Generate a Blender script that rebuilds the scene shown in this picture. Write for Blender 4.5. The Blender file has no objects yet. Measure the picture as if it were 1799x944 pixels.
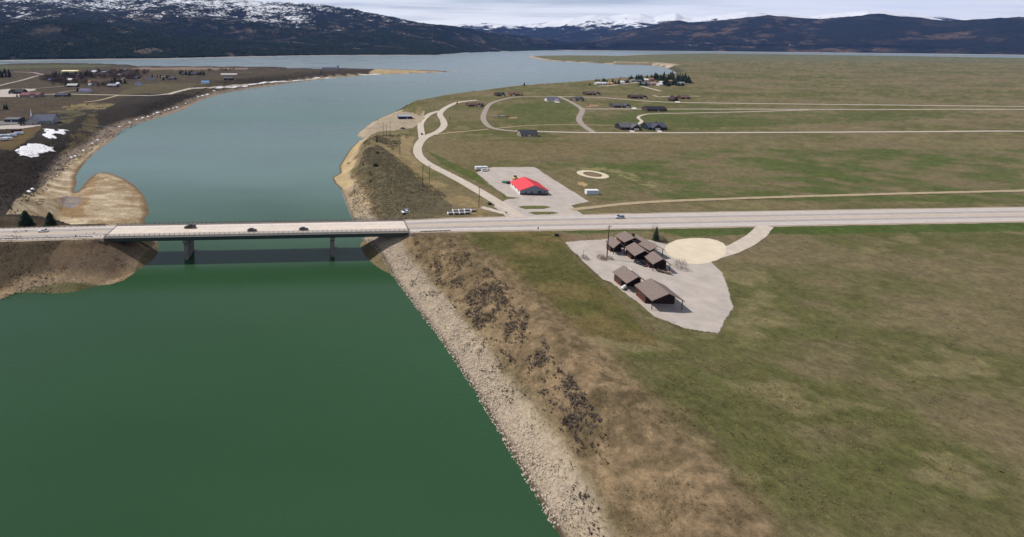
import bpy, bmesh, math, random
import numpy as np
from mathutils import Vector, Matrix

# ------------------------------------------------------------------ camera, sky, sun, exposure
FOC, CX, PITCH, HORIZON, CAM_H = 800.0, 600.0, math.radians(7), 74.5, 107.0
CY = HORIZON + FOC * math.tan(PITCH)
# the frame as (left, top, width) in photograph pixels
FX, FY, FW = 0.0, 0.0, 1799.0
FH = FW * 537 / 1024
scene = bpy.context.scene
coll = scene.collection
cam_data = bpy.data.cameras.new('camera')
cam = bpy.data.objects.new('camera', cam_data); coll.objects.link(cam)
cam.location = (0, 0, CAM_H); cam.rotation_euler = (math.pi / 2 - PITCH, 0, 0)
cam_data.sensor_fit = 'HORIZONTAL'; cam_data.sensor_width = 36
cam_data.lens = 36 * FOC / FW
cam_data.shift_x = (FX + FW / 2 - CX) / FW
cam_data.shift_y = -(FY + FH / 2 - CY) / FW
cam_data.clip_start = 1; cam_data.clip_end = 90000
scene.camera = cam

SUN_DIR = Vector((-0.95, 0.30, 0)).normalized()          # horizontal direction towards the sun
SUN_EL = math.radians(54)
world = bpy.data.worlds.new('World'); scene.world = world; world.use_nodes = True
wn, wl = world.node_tree.nodes, world.node_tree.links
wn.clear()
w_out = wn.new('ShaderNodeOutputWorld'); w_bg = wn.new('ShaderNodeBackground')
w_sky = wn.new('ShaderNodeTexSky'); w_sky.sky_type = 'NISHITA'; w_sky.sun_disc = False
w_sky.sun_elevation = SUN_EL; w_sky.sun_rotation = math.atan2(SUN_DIR.x, SUN_DIR.y)
w_sky.altitude = 1700; w_sky.air_density = 1.0; w_sky.dust_density = 0.6
w_bg.inputs['Strength'].default_value = 0.06
w_tc = wn.new('ShaderNodeTexCoord'); w_sep = wn.new('ShaderNodeSeparateXYZ')
wl.new(w_tc.outputs['Generated'], w_sep.inputs[0])
def wmath(op, a, b=None, clamp=False):
    n = wn.new('ShaderNodeMath'); n.operation = op; n.use_clamp = clamp
    for i, v in enumerate((a, b)):
        if v is None: continue
        if isinstance(v, (int, float)): n.inputs[i].default_value = v
        else: wl.new(v, n.inputs[i])
    return n.outputs[0]
w_z = wmath('ADD', wmath('MAXIMUM', w_sep.outputs[2], 0.0), 0.05)
w_px, w_py = wmath('DIVIDE', w_sep.outputs[0], w_z), wmath('DIVIDE', w_sep.outputs[1], w_z)
w_cmb = wn.new('ShaderNodeCombineXYZ'); wl.new(wmath('MULTIPLY', w_px, 0.16), w_cmb.inputs[0]); wl.new(wmath('MULTIPLY', w_py, 0.42), w_cmb.inputs[1])
w_no = wn.new('ShaderNodeTexNoise'); w_no.inputs['Scale'].default_value = 1.3; w_no.inputs['Detail'].default_value = 7; w_no.inputs['Roughness'].default_value = 0.55
wl.new(w_cmb.outputs[0], w_no.inputs['Vector'])
w_mr = wn.new('ShaderNodeMapRange'); w_mr.inputs['From Min'].default_value = 0.38; w_mr.inputs['From Max'].default_value = 0.56; w_mr.inputs['To Min'].default_value = 0.30
wl.new(w_no.outputs[0], w_mr.inputs[0])
# a thin high veil: its cover grows towards the horizon with the length of the path through it
w_tau = wmath('DIVIDE', wmath('MULTIPLY', w_mr.outputs[0], -0.20), w_z)
w_cov = wmath('SUBTRACT', 1.0, wmath('EXPONENT', w_tau), True)
w_mix = wn.new('ShaderNodeMix'); w_mix.data_type = 'RGBA'
wl.new(w_cov, w_mix.inputs['Factor']); wl.new(w_sky.outputs[0], w_mix.inputs['A'])
w_mix.inputs['B'].default_value = (20.0, 20.0, 20.4, 1)
wl.new(w_mix.outputs['Result'], w_bg.inputs['Color']); wl.new(w_bg.outputs[0], w_out.inputs[0])

sun_data = bpy.data.lights.new('sun', 'SUN'); sun_data.energy = 4.2; sun_data.angle = math.radians(0.53); sun_data.color = (1.0, 0.95, 0.88)
sun = bpy.data.objects.new('sun', sun_data); coll.objects.link(sun)
_to_sun = Vector((SUN_DIR.x * math.cos(SUN_EL), SUN_DIR.y * math.cos(SUN_EL), math.sin(SUN_EL)))
sun.rotation_euler = _to_sun.to_track_quat('Z', 'Y').to_euler(); sun.location = (0, 0, 400)

vs = scene.view_settings
vs.view_transform = 'Standard'; vs.look = 'None'; vs.exposure = 0.0; vs.gamma = 1.0; vs.use_curve_mapping = False
scene.render.engine = 'CYCLES'
cy_ = scene.cycles
cy_.use_denoising = True; cy_.max_bounces = 6; cy_.volume_bounces = 0; cy_.transparent_max_bounces = 8
cy_.use_adaptive_sampling = True

# ------------------------------------------------------------------ helpers
random.seed(7); rng = np.random.default_rng(11)
def lin(r, g, b):
    return tuple((c / 255 / 12.92) if c / 255 <= 0.04045 else ((c / 255 + 0.055) / 1.055) ** 2.4 for c in (r, g, b))
def P(px, py, z=13.0):
    """the point where the photograph's pixel meets the level z"""
    u, v = (px - CX) / FOC, (py - CY) / FOC
    c, s = math.cos(PITCH), math.sin(PITCH)
    d = (u, c - v * s, -s - v * c); t = (z - CAM_H) / d[2]
    return Vector((t * d[0], t * d[1], z))
def XY(px, py, z=13.0):
    p = P(px, py, z); return (p.x, p.y)

MATS = {}
def mat(name, color, rough=0.85, var=0.0, scale=1.0, metal=0.0, spec=0.3, bump=0.0, detail=5):
    """a plain surface with noise in its colour"""
    if name in MATS: return MATS[name]
    m = bpy.data.materials.new(name); m.use_nodes = True; n, l = m.node_tree.nodes, m.node_tree.links
    b = n['Principled BSDF']; b.inputs['Roughness'].default_value = rough; b.inputs['Metallic'].default_value = metal
    b.inputs['Specular IOR Level'].default_value = spec
    if var > 0:
        tc = n.new('ShaderNodeNewGeometry'); no = n.new('ShaderNodeTexNoise')
        no.inputs['Scale'].default_value = scale; no.inputs['Detail'].default_value = detail; no.inputs['Roughness'].default_value = 0.65
        l.new(tc.outputs['Position'], no.inputs['Vector'])
        mr = n.new('ShaderNodeMapRange'); mr.inputs['From Min'].default_value = 0.3; mr.inputs['From Max'].default_value = 0.7
        mr.inputs['To Min'].default_value = 1 - var; mr.inputs['To Max'].default_value = 1 + var
        l.new(no.outputs[0], mr.inputs[0])
        mx = n.new('ShaderNodeMix'); mx.data_type = 'RGBA'; mx.blend_type = 'MULTIPLY'; mx.inputs['Factor'].default_value = 1
        mx.inputs['A'].default_value = (*color, 1); l.new(mr.outputs[0], mx.inputs['B']); l.new(mx.outputs['Result'], b.inputs['Base Color'])
        if bump > 0:
            bp = n.new('ShaderNodeBump'); bp.inputs['Strength'].default_value = bump; bp.inputs['Distance'].default_value = 0.1
            l.new(no.outputs[0], bp.inputs['Height']); l.new(bp.outputs[0], b.inputs['Normal'])
    else:
        b.inputs['Base Color'].default_value = (*color, 1)
    MATS[name] = m; return m

def mesh_obj(name, verts, faces, material, parent=None, smooth=False):
    me = bpy.data.meshes.new(name); me.from_pydata([tuple(v) for v in verts], [], [tuple(f) for f in faces]); me.update()
    if material is not None: me.materials.append(material)
    if smooth: me.polygons.foreach_set('use_smooth', [True] * len(me.polygons))
    o = bpy.data.objects.new(name, me); coll.objects.link(o)
    if parent is not None: o.parent = parent
    return o
def fast_mesh(name, verts, faces, material, parent=None, smooth=False, colors=None):
    """verts (n,3), faces (m,k) as arrays"""
    verts = np.asarray(verts, np.float32); faces = np.asarray(faces, np.int32); k = faces.shape[1]
    me = bpy.data.meshes.new(name)
    me.vertices.add(len(verts)); me.vertices.foreach_set('co', verts.ravel())
    me.loops.add(faces.size); me.loops.foreach_set('vertex_index', faces.ravel())
    me.polygons.add(len(faces)); me.polygons.foreach_set('loop_start', np.arange(0, faces.size, k, dtype=np.int32))
    me.update(calc_edges=True); me.validate()
    if smooth: me.polygons.foreach_set('use_smooth', np.ones(len(me.polygons), bool))
    if colors is not None:
        a = me.color_attributes.new('ground', 'FLOAT_COLOR', 'POINT')
        c4 = np.ones((len(verts), 4), np.float32); c4[:, :colors.shape[1]] = colors; a.data.foreach_set('color', c4.ravel())
    if material is not None: me.materials.append(material)
    o = bpy.data.objects.new(name, me); coll.objects.link(o)
    if parent is not None: o.parent = parent
    return o
def tag(o, label=None, cat=None, group=None, kind=None):
    if label: o['label'] = label
    if cat: o['category'] = cat
    if group: o['group'] = group
    if kind: o['kind'] = kind
    return o
def thing(name, label, cat, loc=(0, 0, 0), rz=0.0, group=None):
    o = bpy.data.objects.new(name, None); coll.objects.link(o); o.empty_display_size = 0.5
    o.location = loc; o.rotation_euler = (0, 0, rz); return tag(o, label, cat, group)
class MB:
    """collects simple solids into one mesh"""
    def __init__(s): s.v, s.f = [], []
    def add(s, v, f):
        n = len(s.v); s.v += [tuple(p) for p in v]; s.f += [tuple(i + n for i in q) for q in f]; return s
    def box(s, x0, x1, y0, y1, z0, z1):
        v = [(x, y, z) for z in (z0, z1) for y in (y0, y1) for x in (x0, x1)]
        return s.add(v, [(0, 2, 3, 1), (4, 5, 7, 6), (0, 1, 5, 4), (2, 6, 7, 3), (0, 4, 6, 2), (1, 3, 7, 5)])
    def prism(s, poly, y0, y1):
        """poly of (x,z) drawn along y"""
        n = len(poly); v = [(x, y0, z) for x, z in poly] + [(x, y1, z) for x, z in poly]
        f = [tuple(range(n)), tuple(range(2 * n - 1, n - 1, -1))] + [(i, n + i, n + (i + 1) % n, (i + 1) % n) for i in range(n)]
        return s.add(v, f)
    def tube(s, a, b, r0, r1=None, n=6):
        r1 = r0 if r1 is None else r1; a, b = Vector(a), Vector(b); d = (b - a).normalized()
        u = d.orthogonal().normalized(); w = d.cross(u); v = []
        for c, r in ((a, r0), (b, r1)):
            for i in range(n):
                t = 2 * math.pi * i / n; v.append(c + (u * math.cos(t) + w * math.sin(t)) * r)
        f = [tuple(range(n - 1, -1, -1)), tuple(range(n, 2 * n))] + [(i, (i + 1) % n, n + (i + 1) % n, n + i) for i in range(n)]
        return s.add(v, f)
    def build(s, name, m, parent=None, smooth=False): return mesh_obj(name, s.v, s.f, m, parent, smooth)

# ------------------------------------------------------------------ noise and polygons on arrays
def _hash(ix, iy, seed):
    h = (ix.astype(np.int64) * 374761393 + iy.astype(np.int64) * 668265263 + seed * 982451653) & 0x7fffffff
    h = ((h ^ (h >> 13)) * 1274126177) & 0x7fffffff
    return ((h ^ (h >> 16)) & 0xffff) / 65535.0
def vnoise(x, y, seed=0):
    ix, iy = np.floor(x), np.floor(y); fx, fy = x - ix, y - iy
    fx, fy = fx * fx * (3 - 2 * fx), fy * fy * (3 - 2 * fy)
    a, b, c, d = _hash(ix, iy, seed), _hash(ix + 1, iy, seed), _hash(ix, iy + 1, seed), _hash(ix + 1, iy + 1, seed)
    return (a * (1 - fx) + b * fx) * (1 - fy) + (c * (1 - fx) + d * fx) * fy
def fbm(x, y, oct=4, seed=0, gain=0.5):
    s, a, t = 0.0, 1.0, 0.0
    for i in range(oct):
        s = s + a * vnoise(x * 2 ** i + 17.3 * i, y * 2 ** i - 9.1 * i, seed + i); t += a; a *= gain
    return s / t
def ridged(x, y, oct=4, seed=0):
    s, a, t = 0.0, 1.0, 0.0
    for i in range(oct):
        s = s + a * (1 - np.abs(2 * vnoise(x * 2 ** i + 7.7 * i, y * 2 ** i + 3.3 * i, seed + i) - 1)); t += a; a *= 0.5
    return s / t
def sstep(a, b, x):
    t = np.clip((x - a) / (b - a), 0, 1); return t * t * (3 - 2 * t)
def inside(X, Y, poly):
    res = np.zeros(X.shape, bool); px = np.array([p[0] for p in poly]); py = np.array([p[1] for p in poly])
    sel = (X >= px.min()) & (X <= px.max()) & (Y >= py.min()) & (Y <= py.max())
    if not sel.any(): return res
    x, y = X[sel], Y[sel]; r = np.zeros(x.shape, bool); n = len(poly)
    for i in range(n):
        x0, y0, x1, y1 = px[i], py[i], px[(i + 1) % n], py[(i + 1) % n]
        if y0 == y1: continue
        r ^= ((y0 > y) != (y1 > y)) & (x < (x1 - x0) * (y - y0) / (y1 - y0) + x0)
    res[sel] = r; return res
def line_dist(X, Y, pts, closed=False):
    best = np.full(X.shape, 1e12); n = len(pts)
    for i in range(n if closed else n - 1):
        (x0, y0), (x1, y1) = pts[i], pts[(i + 1) % n]; dx, dy = x1 - x0, y1 - y0
        t = np.clip(((X - x0) * dx + (Y - y0) * dy) / (dx * dx + dy * dy + 1e-9), 0, 1)
        best = np.minimum(best, (X - x0 - t * dx) ** 2 + (Y - y0 - t * dy) ** 2)
    return np.sqrt(best)
# ------------------------------------------------------------------ where the shores run
ZR = 13.0                                                  # level of the road and the terraces above the water
def W(pts, z=0.0): return [XY(x, y, z) for x, y in pts]
left_shore = W([(-120, 548), (-40, 536), (5, 524), (30, 514), (70, 509), (110, 505), (150, 503), (190, 500), (215, 494), (235, 480), (246, 463),
    (262, 447), (273, 433), (276, 424), (268, 408), (258, 396), (253, 386), (262, 374), (259, 357), (251, 341), (237, 326), (217, 313), (197, 305), (181, 302), (166, 306),
    (152, 318), (142, 331), (133, 338), (130, 334), (135, 322), (133, 310), (140, 298), (150, 285), (165, 270), (185, 255), (200, 245), (206, 235),
    (216, 228), (236, 220), (256, 213), (290, 204), (322, 193), (346, 180), (370, 170), (396, 163), (440, 156), (490, 149), (520, 144),
    (560, 140), (600, 135.5), (660, 131.5), (720, 129), (770, 127.3), (806, 125.6)])
left_land = left_shore + W([(800, 124), (720, 122.6), (640, 122.4), (600, 122.6)], 2) + W([(560, 121.5), (500, 120.5), (430, 120), (330, 118.5), (262, 118.5), (246, 116), (180, 114), (100, 112.8), (40, 114.5), (0, 116.5), (-60, 117), (-300, 117)], 9) + [(-4200, 1500), (-3000, 60), (-300, 60)]
right_shore = W([(985, 944), (905, 805), (838, 690), (778, 600), (738, 548), (723, 527), (702, 500), (682, 473), (664, 452), (651, 436), (640, 421),
    (628, 400), (621, 386), (612, 366), (605, 346), (598, 331), (588, 322), (584, 312), (598, 304), (596, 292), (606, 276), (615, 262), (628, 249), (640, 243), (626, 238.5),
    (635, 229), (648, 219), (660, 211), (690, 198), (706, 190), (716, 183)])
right_north = W([(722, 180), (760, 172.5), (800, 166.5), (850, 160.5), (900, 154), (960, 149.5), (1000, 146.5), (1060, 141), (1100, 138), (1150, 134), (1178, 131), (1192, 128)], 5)
bay = W([(1186, 126), (1176, 121.5), (1168, 117.5), (1140, 114), (1080, 112.6), (1020, 110), (960, 106.5), (938, 102.5), (926, 99.2), (945, 98), (1000, 97.2), (1060, 97.6), (1085, 98.3), (1130, 96), (1200, 94.2), (1400, 92)])
right_land = right_shore + right_north + bay + [(9000, 5200), (6000, 1500), (2500, 60), (100, 60)]
left_seg = left_land[:len(left_land) - 3]; right_seg = right_land[:len(right_land) - 4]
sand_poly = W([(262, 420), (300, 392), (275, 368), (262, 340), (240, 318), (210, 300), (180, 296), (150, 300), (150, 280), (190, 245), (150, 262), (128, 282), (100, 306), (70, 336), (48, 360), (28, 392), (20, 420)], 1)
launch_poly = W([(620, 240), (632, 226), (655, 210), (694, 194), (722, 193), (742, 205), (742, 226), (724, 239), (690, 243), (650, 246)], 3)

# bridge and highway
bA, bB, bC, bD = P(185, 416.5, ZR), P(716, 408, ZR), P(203, 397.3, ZR), P(713, 387, ZR)
b_dir = ((bB - bA) + (bD - bC)).normalized(); b_nrm = Vector((-b_dir.y, b_dir.x, 0))
b_mid = (bA + bB + bC + bD) / 4
b_half = ((bB - bA).dot(b_dir) + (bD - bC).dot(b_dir)) / 4
b_wid = ((bC - bA).dot(b_nrm) + (bD - bB).dot(b_nrm)) / 4
b_l, b_r = b_mid - b_dir * b_half, b_mid + b_dir * b_half
hw_left = [(b_l.x, b_l.y)] + [XY(x, y) for x, y in ((90, 409.3), (0, 411.6), (-150, 416), (-400, 424))]
hw_right = [(b_r.x, b_r.y)] + [XY(x, y) for x, y in ((800, 394.5), (900, 392.4), (1000, 390.2), (1100, 388.2), (1200, 386.3), (1400, 382.5), (1800, 376), (2400, 366))]
def _cut(line, d):
    (x0, y0), (x1, y1) = line[0], line[1]; L = math.hypot(x1 - x0, y1 - y0)
    return [(x0 + (x1 - x0) * d / L, y0 + (y1 - y0) * d / L)] + line[1:]
emb_left, emb_right = _cut(hw_left, 10.5), _cut(hw_right, 10.5)

def height(X, Y):
    X, Y = np.asarray(X, float), np.asarray(Y, float)
    dl = line_dist(X, Y, left_seg); il = inside(X, Y, left_land)
    dr = line_dist(X, Y, right_seg); ir = inside(X, Y, right_land)
    d = np.where(il, dl, np.where(ir, dr, -np.minimum(dl, dr)))
    wob = fbm(X / 23, Y / 23, 3, 5) - 0.5
    # left side
    road_y = np.interp(X, [-400, -170, -110], [215, 218, 222])
    hp = np.where((Y < road_y) & (X < 0), 1.6, 14.0)
    hp = np.where((X > -60) & (Y > 900), hp * sstep(420, -250, X) + 2.2, hp)
    rel = fbm(X / 160, Y / 160, 4, 3) - 0.5
    hl = np.minimum(0.10 * d, 1.4) + hp * sstep(9, 62, d + 10 * wob) + np.where(Y > 300, 3.0 * rel * sstep(60, 200, d), 0)
    hl = np.where((Y > 1100) & (X < -200), hl + 9 * sstep(1100, 1900, Y) * fbm(X / 300, Y / 300, 3, 9), hl)
    sand = inside(X, Y, sand_poly)
    de = np.clip(13.5 - 0.62 * line_dist(X, Y, sand_poly[6:]), 0, 14)
    hl = np.where(sand, np.minimum(hl, de + np.minimum(0.07 * d + 0.12 * wob, 0.9) + 0.25 * (fbm(X / 9, Y / 9, 3, 8) - 0.5) * (d > 4)), hl)
    # right side
    steep = np.where(Y < 330, 34.0, 26.0)
    hr = np.minimum(0.12 * d, 1.2) + 11.7 * sstep(3, 1, 0) * 0 + (ZR - 1.35) * sstep(2, steep, d + 6 * wob * sstep(4, 12, d))
    hr = np.where(Y > 2300, np.minimum(hr, 2.5), hr)
    hr = hr + np.where((Y > 430) & (Y < 2300), 1.6 * rel * sstep(30, 120, d), 0)
    # rough gullies and hummocks on the banks
    bank = sstep(1, 6, d) * (1 - sstep(34, 60, d))
    hr = hr + bank * 1.4 * (ridged(X / 11, Y / 11, 3, 21) - 0.6) * (Y < 430)
    la = inside(X + 6 * wob, Y + 6 * wob, launch_poly)
    hr = np.where(la, np.minimum(hr, 2.2 + 0.02 * d), hr)
    h = np.where(il, hl, np.where(ir, hr, np.maximum(-3.0, 0.12 * d)))
    # road embankments
    e = np.minimum(line_dist(X, Y, emb_left), line_dist(X, Y, emb_right))
    sl = ZR - 0.15 - np.maximum(0, e - 10.0) / 1.75 * (1 + 0.25 * wob)
    h = np.maximum(h, np.where(d > -6, sl, -3))
    flat = sstep(13.5, 10.5, e)
    return h * (1 - flat) + (ZR - 0.15) * flat, d, il, ir
def gz(x, y): return float(height(np.array([x]), np.array([y]))[0][0])
def G(px, py, z=13.0):
    """the ground point under a pixel"""
    for _ in range(4):
        p = P(px, py, z); z = max(gz(p.x, p.y), -0.2)
    return Vector((p.x, p.y, z))

# ------------------------------------------------------------------ ground sheet with colours of its own
AZ = np.radians(np.linspace(-54, 64, 930))
rows = [70.0]
while rows[-1] < 5600:
    r = rows[-1]; rows.append(r + min(max(0.55, 1.25 * r * r / (FOC * 98)), 0.03 * r))
R = np.array(rows)
RR, AA = np.meshgrid(R, AZ, indexing='ij')
GX, GY = RR * np.sin(AA), RR * np.cos(AA)
GZ, GD, GL, GR = height(GX, GY)

COL = np.zeros(GX.shape + (3,)); 
n_big = fbm(GX / 90, GY / 55, 4, 31); n_mid = fbm(GX / 17, GY / 11, 4, 41); n_fine = fbm(GX / 2.6, GY / 2.0, 3, 51)
jx, jy = (fbm(GX / 14, GY / 14, 3, 61) - 0.5), (fbm(GX / 14, GY / 14, 3, 71) - 0.5)
def C(*c): return np.array(lin(*c))
def blend(mask, c):
    m = mask[..., None] if mask.ndim == 2 else mask
    COL[:] = COL * (1 - m) + c * m
def mix3(a, b, t): return a * (1 - t[..., None]) + b * t[..., None]
def zone(pts, z, c, amount=1.0, rag=1.0, soft=None):
    poly = W(pts, z) if z is not None else pts
    m = inside(GX + jx * rag * 8, GY + jy * rag * 8, poly).astype(float) * amount
    if soft is not None: m = m * soft
    blend(m, c)
# right: pasture, olive and brown
base_r = mix3(C(112, 101, 75), C(88, 88, 52), sstep(0.38, 0.62, n_big * 0.6 + n_mid * 0.4))
base_r = mix3(base_r, C(128, 116, 86), sstep(0.56, 0.72, n_mid) * 0.6)
base_l = mix3(C(78, 66, 54), C(76, 72, 51), sstep(0.40, 0.6, n_big * 0.5 + n_mid * 0.5))
base_l = mix3(base_l, C(66, 56, 47), sstep(0.48, 0.62, n_mid) * 0.8)
base_l = np.where((GY < 300)[..., None], mix3(C(80, 69, 54), C(66, 57, 46), n_mid), base_l)
COL[:] = np.where(GL[..., None], base_l, base_r)
green = C(72, 86, 40)
zone([(835, 303), (884, 347), (915, 351), (890, 345), (780, 290), (745, 262)], 13, C(72, 86, 38), 0.75, 0.6)
zone([(745, 250), (800, 245), (960, 250), (1200, 246), (1200, 270), (980, 275), (800, 285)], 13, C(112, 100, 72), 0.7, 2.0)
zone([(980, 262), (1210, 262), (1800, 262), (1800, 356), (1200, 350), (1060, 352), (1000, 330), (945, 292)], 13, green, 0.8, 1.2, sstep(0.3, 0.55, n_mid * 0.5 + n_big * 0.5))
zone([(905, 182), (1000, 172), (1018, 195), (1006, 218), (900, 222), (870, 205)], 13, C(78, 88, 46), 0.6, 1.5)
zone([(1030, 196), (1190, 190), (1420, 196), (1700, 206), (1450, 217), (1250, 222), (1040, 220)], 13, C(76, 86, 44), 0.7, 3.0, sstep(0.3, 0.5, n_mid * 0.5 + n_big * 0.5))
# worn base paths and streaks in the field
for pts in ([(1000, 296), (1065, 293), (1110, 304), (1160, 328), (1150, 334), (1095, 312), (1060, 300), (1000, 300)], [(990, 312), (1010, 316), (1020, 326), (1000, 320)]):
    zone(pts, 13, C(146, 134, 96), 0.6, 0.5, sstep(0.4, 0.6, n_fine * 0.5 + n_mid * 0.5))
zone([(1013, 320), (1026, 319.5), (1034, 324), (1028, 327), (1018, 325)], 13, C(178, 152, 108), 0.9, 0.1)
# sage slope north of the road
zone([(664, 254), (640, 262), (622, 300), (616, 340), (640, 386), (760, 384), (800, 372), (785, 345), (745, 315), (700, 278)], 13, mix3(C(82, 75, 60), C(98, 90, 68), n_mid), 0.9, 0.8)
zone([(670, 254), (700, 262), (730, 290), (770, 318), (830, 350), (880, 376), (840, 380), (780, 352), (740, 316), (700, 282)], 13, C(138, 120, 86), 0.75, 0.6, sstep(0.3, 0.5, n_mid))
zone([(702, 236), (730, 240), (722, 268), (745, 292), (728, 292), (706, 268)], 13, C(142, 124, 92), 0.8, 0.6)
# grass below the road on the right
zone([(722, 412), (980, 404), (1000, 420), (1095, 527), (1150, 610), (900, 560), (830, 480), (760, 440)], 13, mix3(C(82, 82, 44), C(104, 92, 58), sstep(0.4, 0.62, n_mid)), 0.9, 1.0)
zone([(985, 404), (1210, 398), (1800, 386), (1800, 405), (1200, 414), (1145, 404), (1010, 410)], 13, C(66, 84, 36), 0.8, 0.4)
zone([(985, 425), (992, 424), (1020, 455), (1062, 494), (1098, 527), (1150, 580), (1130, 580), (1085, 527), (1048, 492), (1010, 455)], 13, mix3(C(120, 106, 82), C(90, 80, 56), n_fine), 0.6, 0.4)
zone([(985, 414), (1060, 410), (1062, 418), (992, 424)], 13, C(118, 98, 80), 0.7, 0.4, sstep(0.3, 0.6, n_mid))
# banks
rb = GR & (GY < 440)
blend((sstep(15, 9, GD + 5 * jx) * rb), mix3(C(176, 160, 138), C(150, 136, 118), n_fine))
blend((sstep(9, 15, GD + 5 * jx) * sstep(46, 34, GD + 12 * jy + np.where(GY > 232, 24, 0)) * rb), mix3(C(102, 88, 66), C(130, 111, 86), sstep(0.3, 0.7, n_fine * 0.5 + n_mid * 0.5)))
blend((sstep(14, 8, GD + 6 * jx) * (GR & (GY >= 270) & (GY < 700))), mix3(C(162, 142, 108), C(182, 162, 124), n_mid))
blend(sstep(2.2, 0.3, GD) * (GR | GL), C(84, 72, 60))
blend((sstep(26, 12, GD + 8 * jx) * (GR & (GY > 700) & (GY < 2300))), C(74, 72, 56))
blend((GR & (GY > 2300)).astype(float), mix3(C(112, 106, 78), C(86, 92, 60), n_mid))
blend((sstep(60, 10, GD) * (GR & (GY > 1900))), C(176, 158, 140))
zone([(620, 241), (632, 226), (655, 210), (694, 194), (722, 197), (745, 208), (742, 230), (724, 240), (690, 245), (650, 247)], 3, mix3(C(176, 160, 140), C(152, 138, 120), n_mid), 0.85, 0.6)
# left: fields, brush band, beaches
bl = GL & (GY > 232)
blend((sstep(14, 20, GD + 10 * jx) * sstep(130, 90, GD + 60 * jy) * bl * np.where(GY > 900, 0.6, 1)), mix3(C(46, 42, 39), C(60, 54, 47), n_mid))
zone([(0, 262), (110, 246), (60, 300), (30, 340), (0, 350)], 13, C(44, 38, 33), 0.85, 1.5)
zone([(110, 190), (150, 184), (205, 184), (180, 195), (120, 196)], 13, C(134, 120, 84), 0.75, 1.0, sstep(0.25, 0.5, n_mid))
zone([(85, 198), (130, 196), (150, 202), (110, 222), (80, 220)], 13, C(104, 98, 68), 0.6, 1.6, sstep(0.3, 0.55, n_mid))
zone([(40, 222), (75, 222), (60, 245), (20, 268), (0, 266), (0, 250)], 13, mix3(C(108, 84, 58), C(88, 82, 52), n_mid), 0.85, 1.0)
zone([(150, 208), (172, 196), (176, 212), (150, 244), (120, 262), (96, 262)], 13, C(110, 98, 68), 0.55, 1.6, sstep(0.35, 0.55, n_mid))
zone([(-200, 122), (0, 119), (180, 116.5), (205, 119), (100, 121.5), (0, 124)], 13, C(82, 88, 60), 0.9, 2.0)
zone([(240, 121), (330, 120.5), (430, 122.5), (440, 125), (300, 125), (230, 124)], 13, C(140, 118, 104), 0.7, 4.0)
zone([(250, 150), (420, 146), (300, 166), (200, 168)], 13, C(96, 88, 64), 0.6, 3.0)
blend((sstep(26, 16, GD + 9 * jx) * (GL & (GY > 232))), mix3(C(150, 134, 118), C(122, 108, 96), n_fine))
sandm = inside(GX + jx * 5, GY + jy * 5, sand_poly).astype(float)
blend(sandm, mix3(C(190, 174, 148), C(160, 143, 116), sstep(0.35, 0.62, fbm(GX / 9, GY / 2.5, 4, 77) * 0.6 + n_mid * 0.4)))
blend(sandm * sstep(0.5, 0.66, fbm(GX / 16, GY / 5, 4, 78)) * 0.7, C(132, 110, 80))
zone([(120, 345), (150, 312), (175, 308), (165, 330), (150, 350), (150, 375), (175, 385), (140, 388), (100, 375), (102, 352)], 1, C(136, 108, 74), 0.75, 1.6, sstep(0.3, 0.6, n_mid * 0.6 + n_fine * 0.4))
zone([(180, 306), (215, 318), (248, 345), (256, 372), (250, 384), (240, 350), (210, 324)], 1, C(134, 108, 80), 0.5, 0.6)
zone([(106, 350), (118, 344), (142, 344), (142, 356), (130, 366), (110, 364)], 1, C(126, 118, 118), 0.9, 0.8, sstep(0.25, 0.5, n_fine * 0.6 + n_mid * 0.4))
blend(sstep(5, 0.5, GD + 2 * jx) * sandm, C(112, 92, 70))
nl = GL & (GY < 222) 
blend((sstep(0, 8, GD + 6 * jx) * nl), mix3(C(84, 72, 56), C(70, 62, 48), n_mid))
zone([(150, 436), (190, 434), (235, 455), (250, 470), (215, 485), (150, 480), (100, 492), (90, 470), (130, 450)], 4, mix3(C(120, 102, 82), C(96, 80, 64), n_fine), 0.8, 0.8)
blend((sstep(9, 3, GD + 8 * jx) * nl), mix3(C(150, 124, 88), C(138, 124, 108), n_mid))
blend((sstep(24, 14, GD) * (GL & (GX > -100) & (GY > 900))), C(150, 138, 112))
zone([(660, 124.5), (806, 125.6), (720, 128.5), (650, 130)], 1, C(172, 150, 116), 0.9, 2.0)
COL *= (0.74 + 0.50 * n_fine)[..., None]
COL *= (0.86 + 0.28 * fbm(GX / 5, GY / 4, 3, 91))[..., None]

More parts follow.
